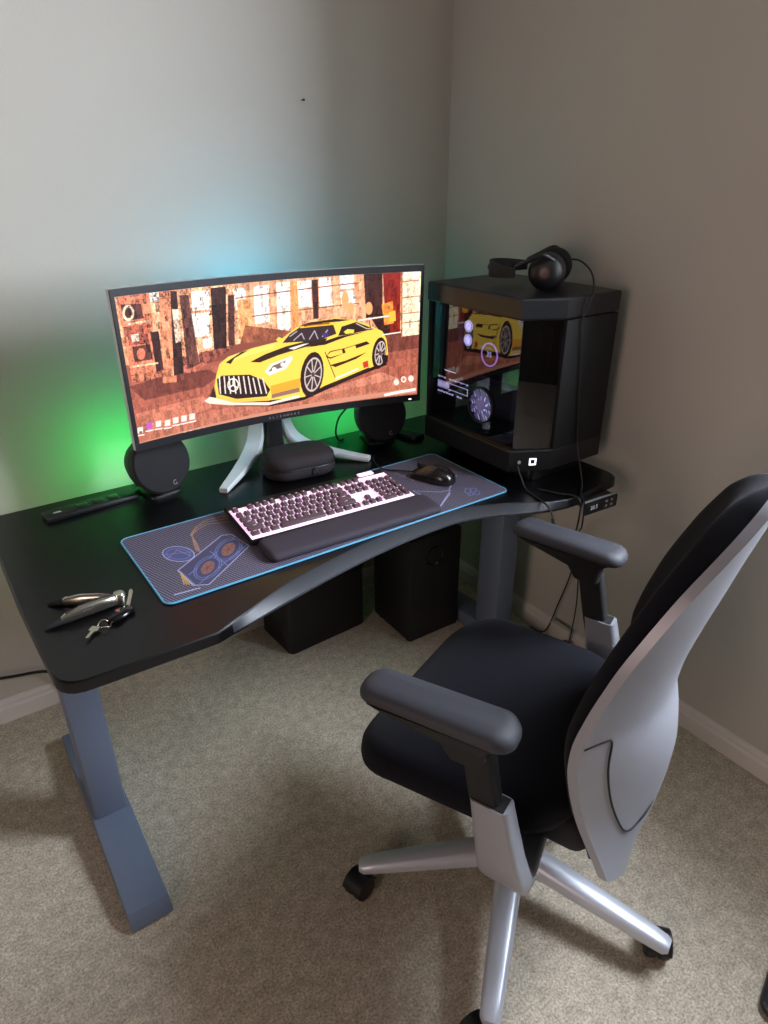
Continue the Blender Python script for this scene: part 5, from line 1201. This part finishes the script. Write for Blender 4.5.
# arms
def arm(s, rot, dy):
    g = bpy.data.objects.new('armrest', None); COL.objects.link(g); g.parent = ch
    X = s*0.285
    bm = new(); rings = []
    prof = [(0.006, 0.746), (0.0, 0.752), (0.0, 0.760), (0.004, 0.768), (0.013, 0.7725), (0.026, 0.774)]
    M = Matrix.Translation((X-(0.006 if s > 0 else -0.012)*s-(0.018 if s < 0 else 0), 0.018+dy, 0)) @ Matrix.Rotation(rot, 4, 'Z')
    for i, z in prof:
        ring_ = []
        for x, y in rrect(0.078-2*i, 0.252-2*i, max(0.010, 0.032-i), 8):
            wsc = 1.0-0.10*max(0, y/0.135)
            droop = -0.006*max(0, (abs(y)-0.08)/0.055)**2
            ring_.append(M @ Vector((x*wsc, y, z+droop)))
        rings.append(ring_)
    loft(bm, rings); obj('arm_pad', bm, pad_m, g, angle=70)
    bm = new()
    loft(bm, [[M @ Vector((x, y, z)) for x, y in rrect(w, d, 0.014, 4, 0, cy)] for z, w, d, cy in ((0.684, 0.034, 0.056, -0.051), (0.710, 0.040, 0.075, -0.044), (0.728, 0.054, 0.140, -0.016), (0.740, 0.066, 0.195, -0.004), (0.7465, 0.070, 0.220, 0.0))])
    obj('pad_bracket', bm, blackr_m, g, angle=50)
    def rail(pts, w, d, m, name, r_=0.010):
        bm = new(); loft(bm, [[(cx+x, cy+y, z) for x, y in rrect(w*k, d*k, r_, 4)] for cx, cy, z, k in pts]); return obj(name, bm, m, g, angle=50)
    rail([(X, -0.085+dy*0.5, 0.47, 1), (X, -0.055+dy*0.7, 0.60, 1), (X, -0.033+dy, 0.715, 1)], 0.030, 0.052, blackr_m, 'arm_post', 0.009)
    # silver sleeve: upright channel that turns in under the seat
    bm = new(); rings = []
    for cx, cy, z, w, d, tilt in ((X, -0.068+dy*.6, 0.590, 0.038, 0.066, 0), (X, -0.078+dy*.5, 0.54, 0.041, 0.070, 0), (X*0.995, -0.090+dy*.4, 0.48, 0.043, 0.077, 0), (X*0.975, -0.096, 0.440, 0.042, 0.084, 12), (X*0.92, -0.098, 0.408, 0.037, 0.086, 38), (X*0.80, -0.096, 0.388, 0.032, 0.084, 68), (X*0.60, -0.090, 0.386, 0.030, 0.078, 88), (X*0.34, -0.085, 0.392, 0.030, 0.072, 90)):
        tr_a = R(tilt)*s
        Mx = Matrix.Translation((cx, cy, z)) @ Matrix.Rotation(tr_a, 4, 'Y')
        rings.append([Mx @ Vector((x, y, 0)) for x, y in rrect(w, d, 0.011, 4)])
    loft(bm, rings); obj('arm_sleeve', bm, silver_m, g, angle=45, label='silver sleeve of the arm')
    bm = new(); add_box(bm, X-0.016, X+0.016, -0.067+dy*.6-0.027, -0.067+dy*.6+0.027, 0.5902, 0.5912); obj('sleeve_mouth', bm, blackr_m, g)
arm(-1, R(4), 0.0); arm(1, R(-6), 0.012)
# ------------------------------------------------------------------ light: daylight through the window on the right, a weak sky
def area(name, loc, rot, sx, sy, power, rgb, spread=180):
    l = bpy.data.lights.new(name, 'AREA'); l.shape = 'RECTANGLE'; l.size = sx; l.size_y = sy; l.energy = power; l.color = lin(rgb); l.spread = R(spread)
    o = bpy.data.objects.new(name, l); COL.objects.link(o); o.location = loc; o.rotation_euler = rot; return o
area('window_daylight', (0.30, (WY0+WY1)/2, (WZ0+WZ1)/2), (0, R(90), 0), WZ1-WZ0+0.2, WY1-WY0+0.2, 235, (230, 239, 255))
area('left_fill_light', (XL+0.05, -2.1, 1.25), (0, R(-90), 0), 1.6, 0.9, 24, (255, 222, 212))  # added fill lamp before the closed left wall, lifts the right wall
w = bpy.data.worlds.new('world'); scene.world = w; w.use_nodes = True
w.node_tree.nodes['Background'].inputs[0].default_value = (0.55, 0.62, 0.75, 1); w.node_tree.nodes['Background'].inputs[1].default_value = 1.6

# ------------------------------------------------------------------ camera
cam = bpy.data.cameras.new('camera'); co = bpy.data.objects.new('camera', cam); COL.objects.link(co)
yaw, pitch, roll, fpx = 0.6058, 0.4672, -0.0047, 681.0
f = Vector((math.sin(yaw)*math.cos(pitch), math.cos(yaw)*math.cos(pitch), -math.sin(pitch)))
r = Vector((math.cos(yaw), -math.sin(yaw), 0)); u = r.cross(f)
r2 = r*math.cos(roll)+u*math.sin(roll); u2 = -r*math.sin(roll)+u*math.cos(roll)
co.matrix_world = Matrix(((r2.x, u2.x, -f.x, -1.58873), (r2.y, u2.y, -f.y, -1.91685), (r2.z, u2.z, -f.z, 1.47), (0, 0, 0, 1)))
cam.sensor_fit = 'VERTICAL'; cam.sensor_height = 24.0; cam.lens = fpx/1024*24.0; cam.clip_start = 0.05
scene.camera = co
vs = scene.view_settings
vs.view_transform = 'Standard'; vs.look = 'None'; vs.gamma = 1.0; vs.use_curve_mapping = False; vs.exposure = EXPO
scene.cycles.use_denoising = True
scene.cycles.max_bounces = 8
scene.cycles.transparent_max_bounces = 12
scene.cycles.sample_clamp_indirect = 6
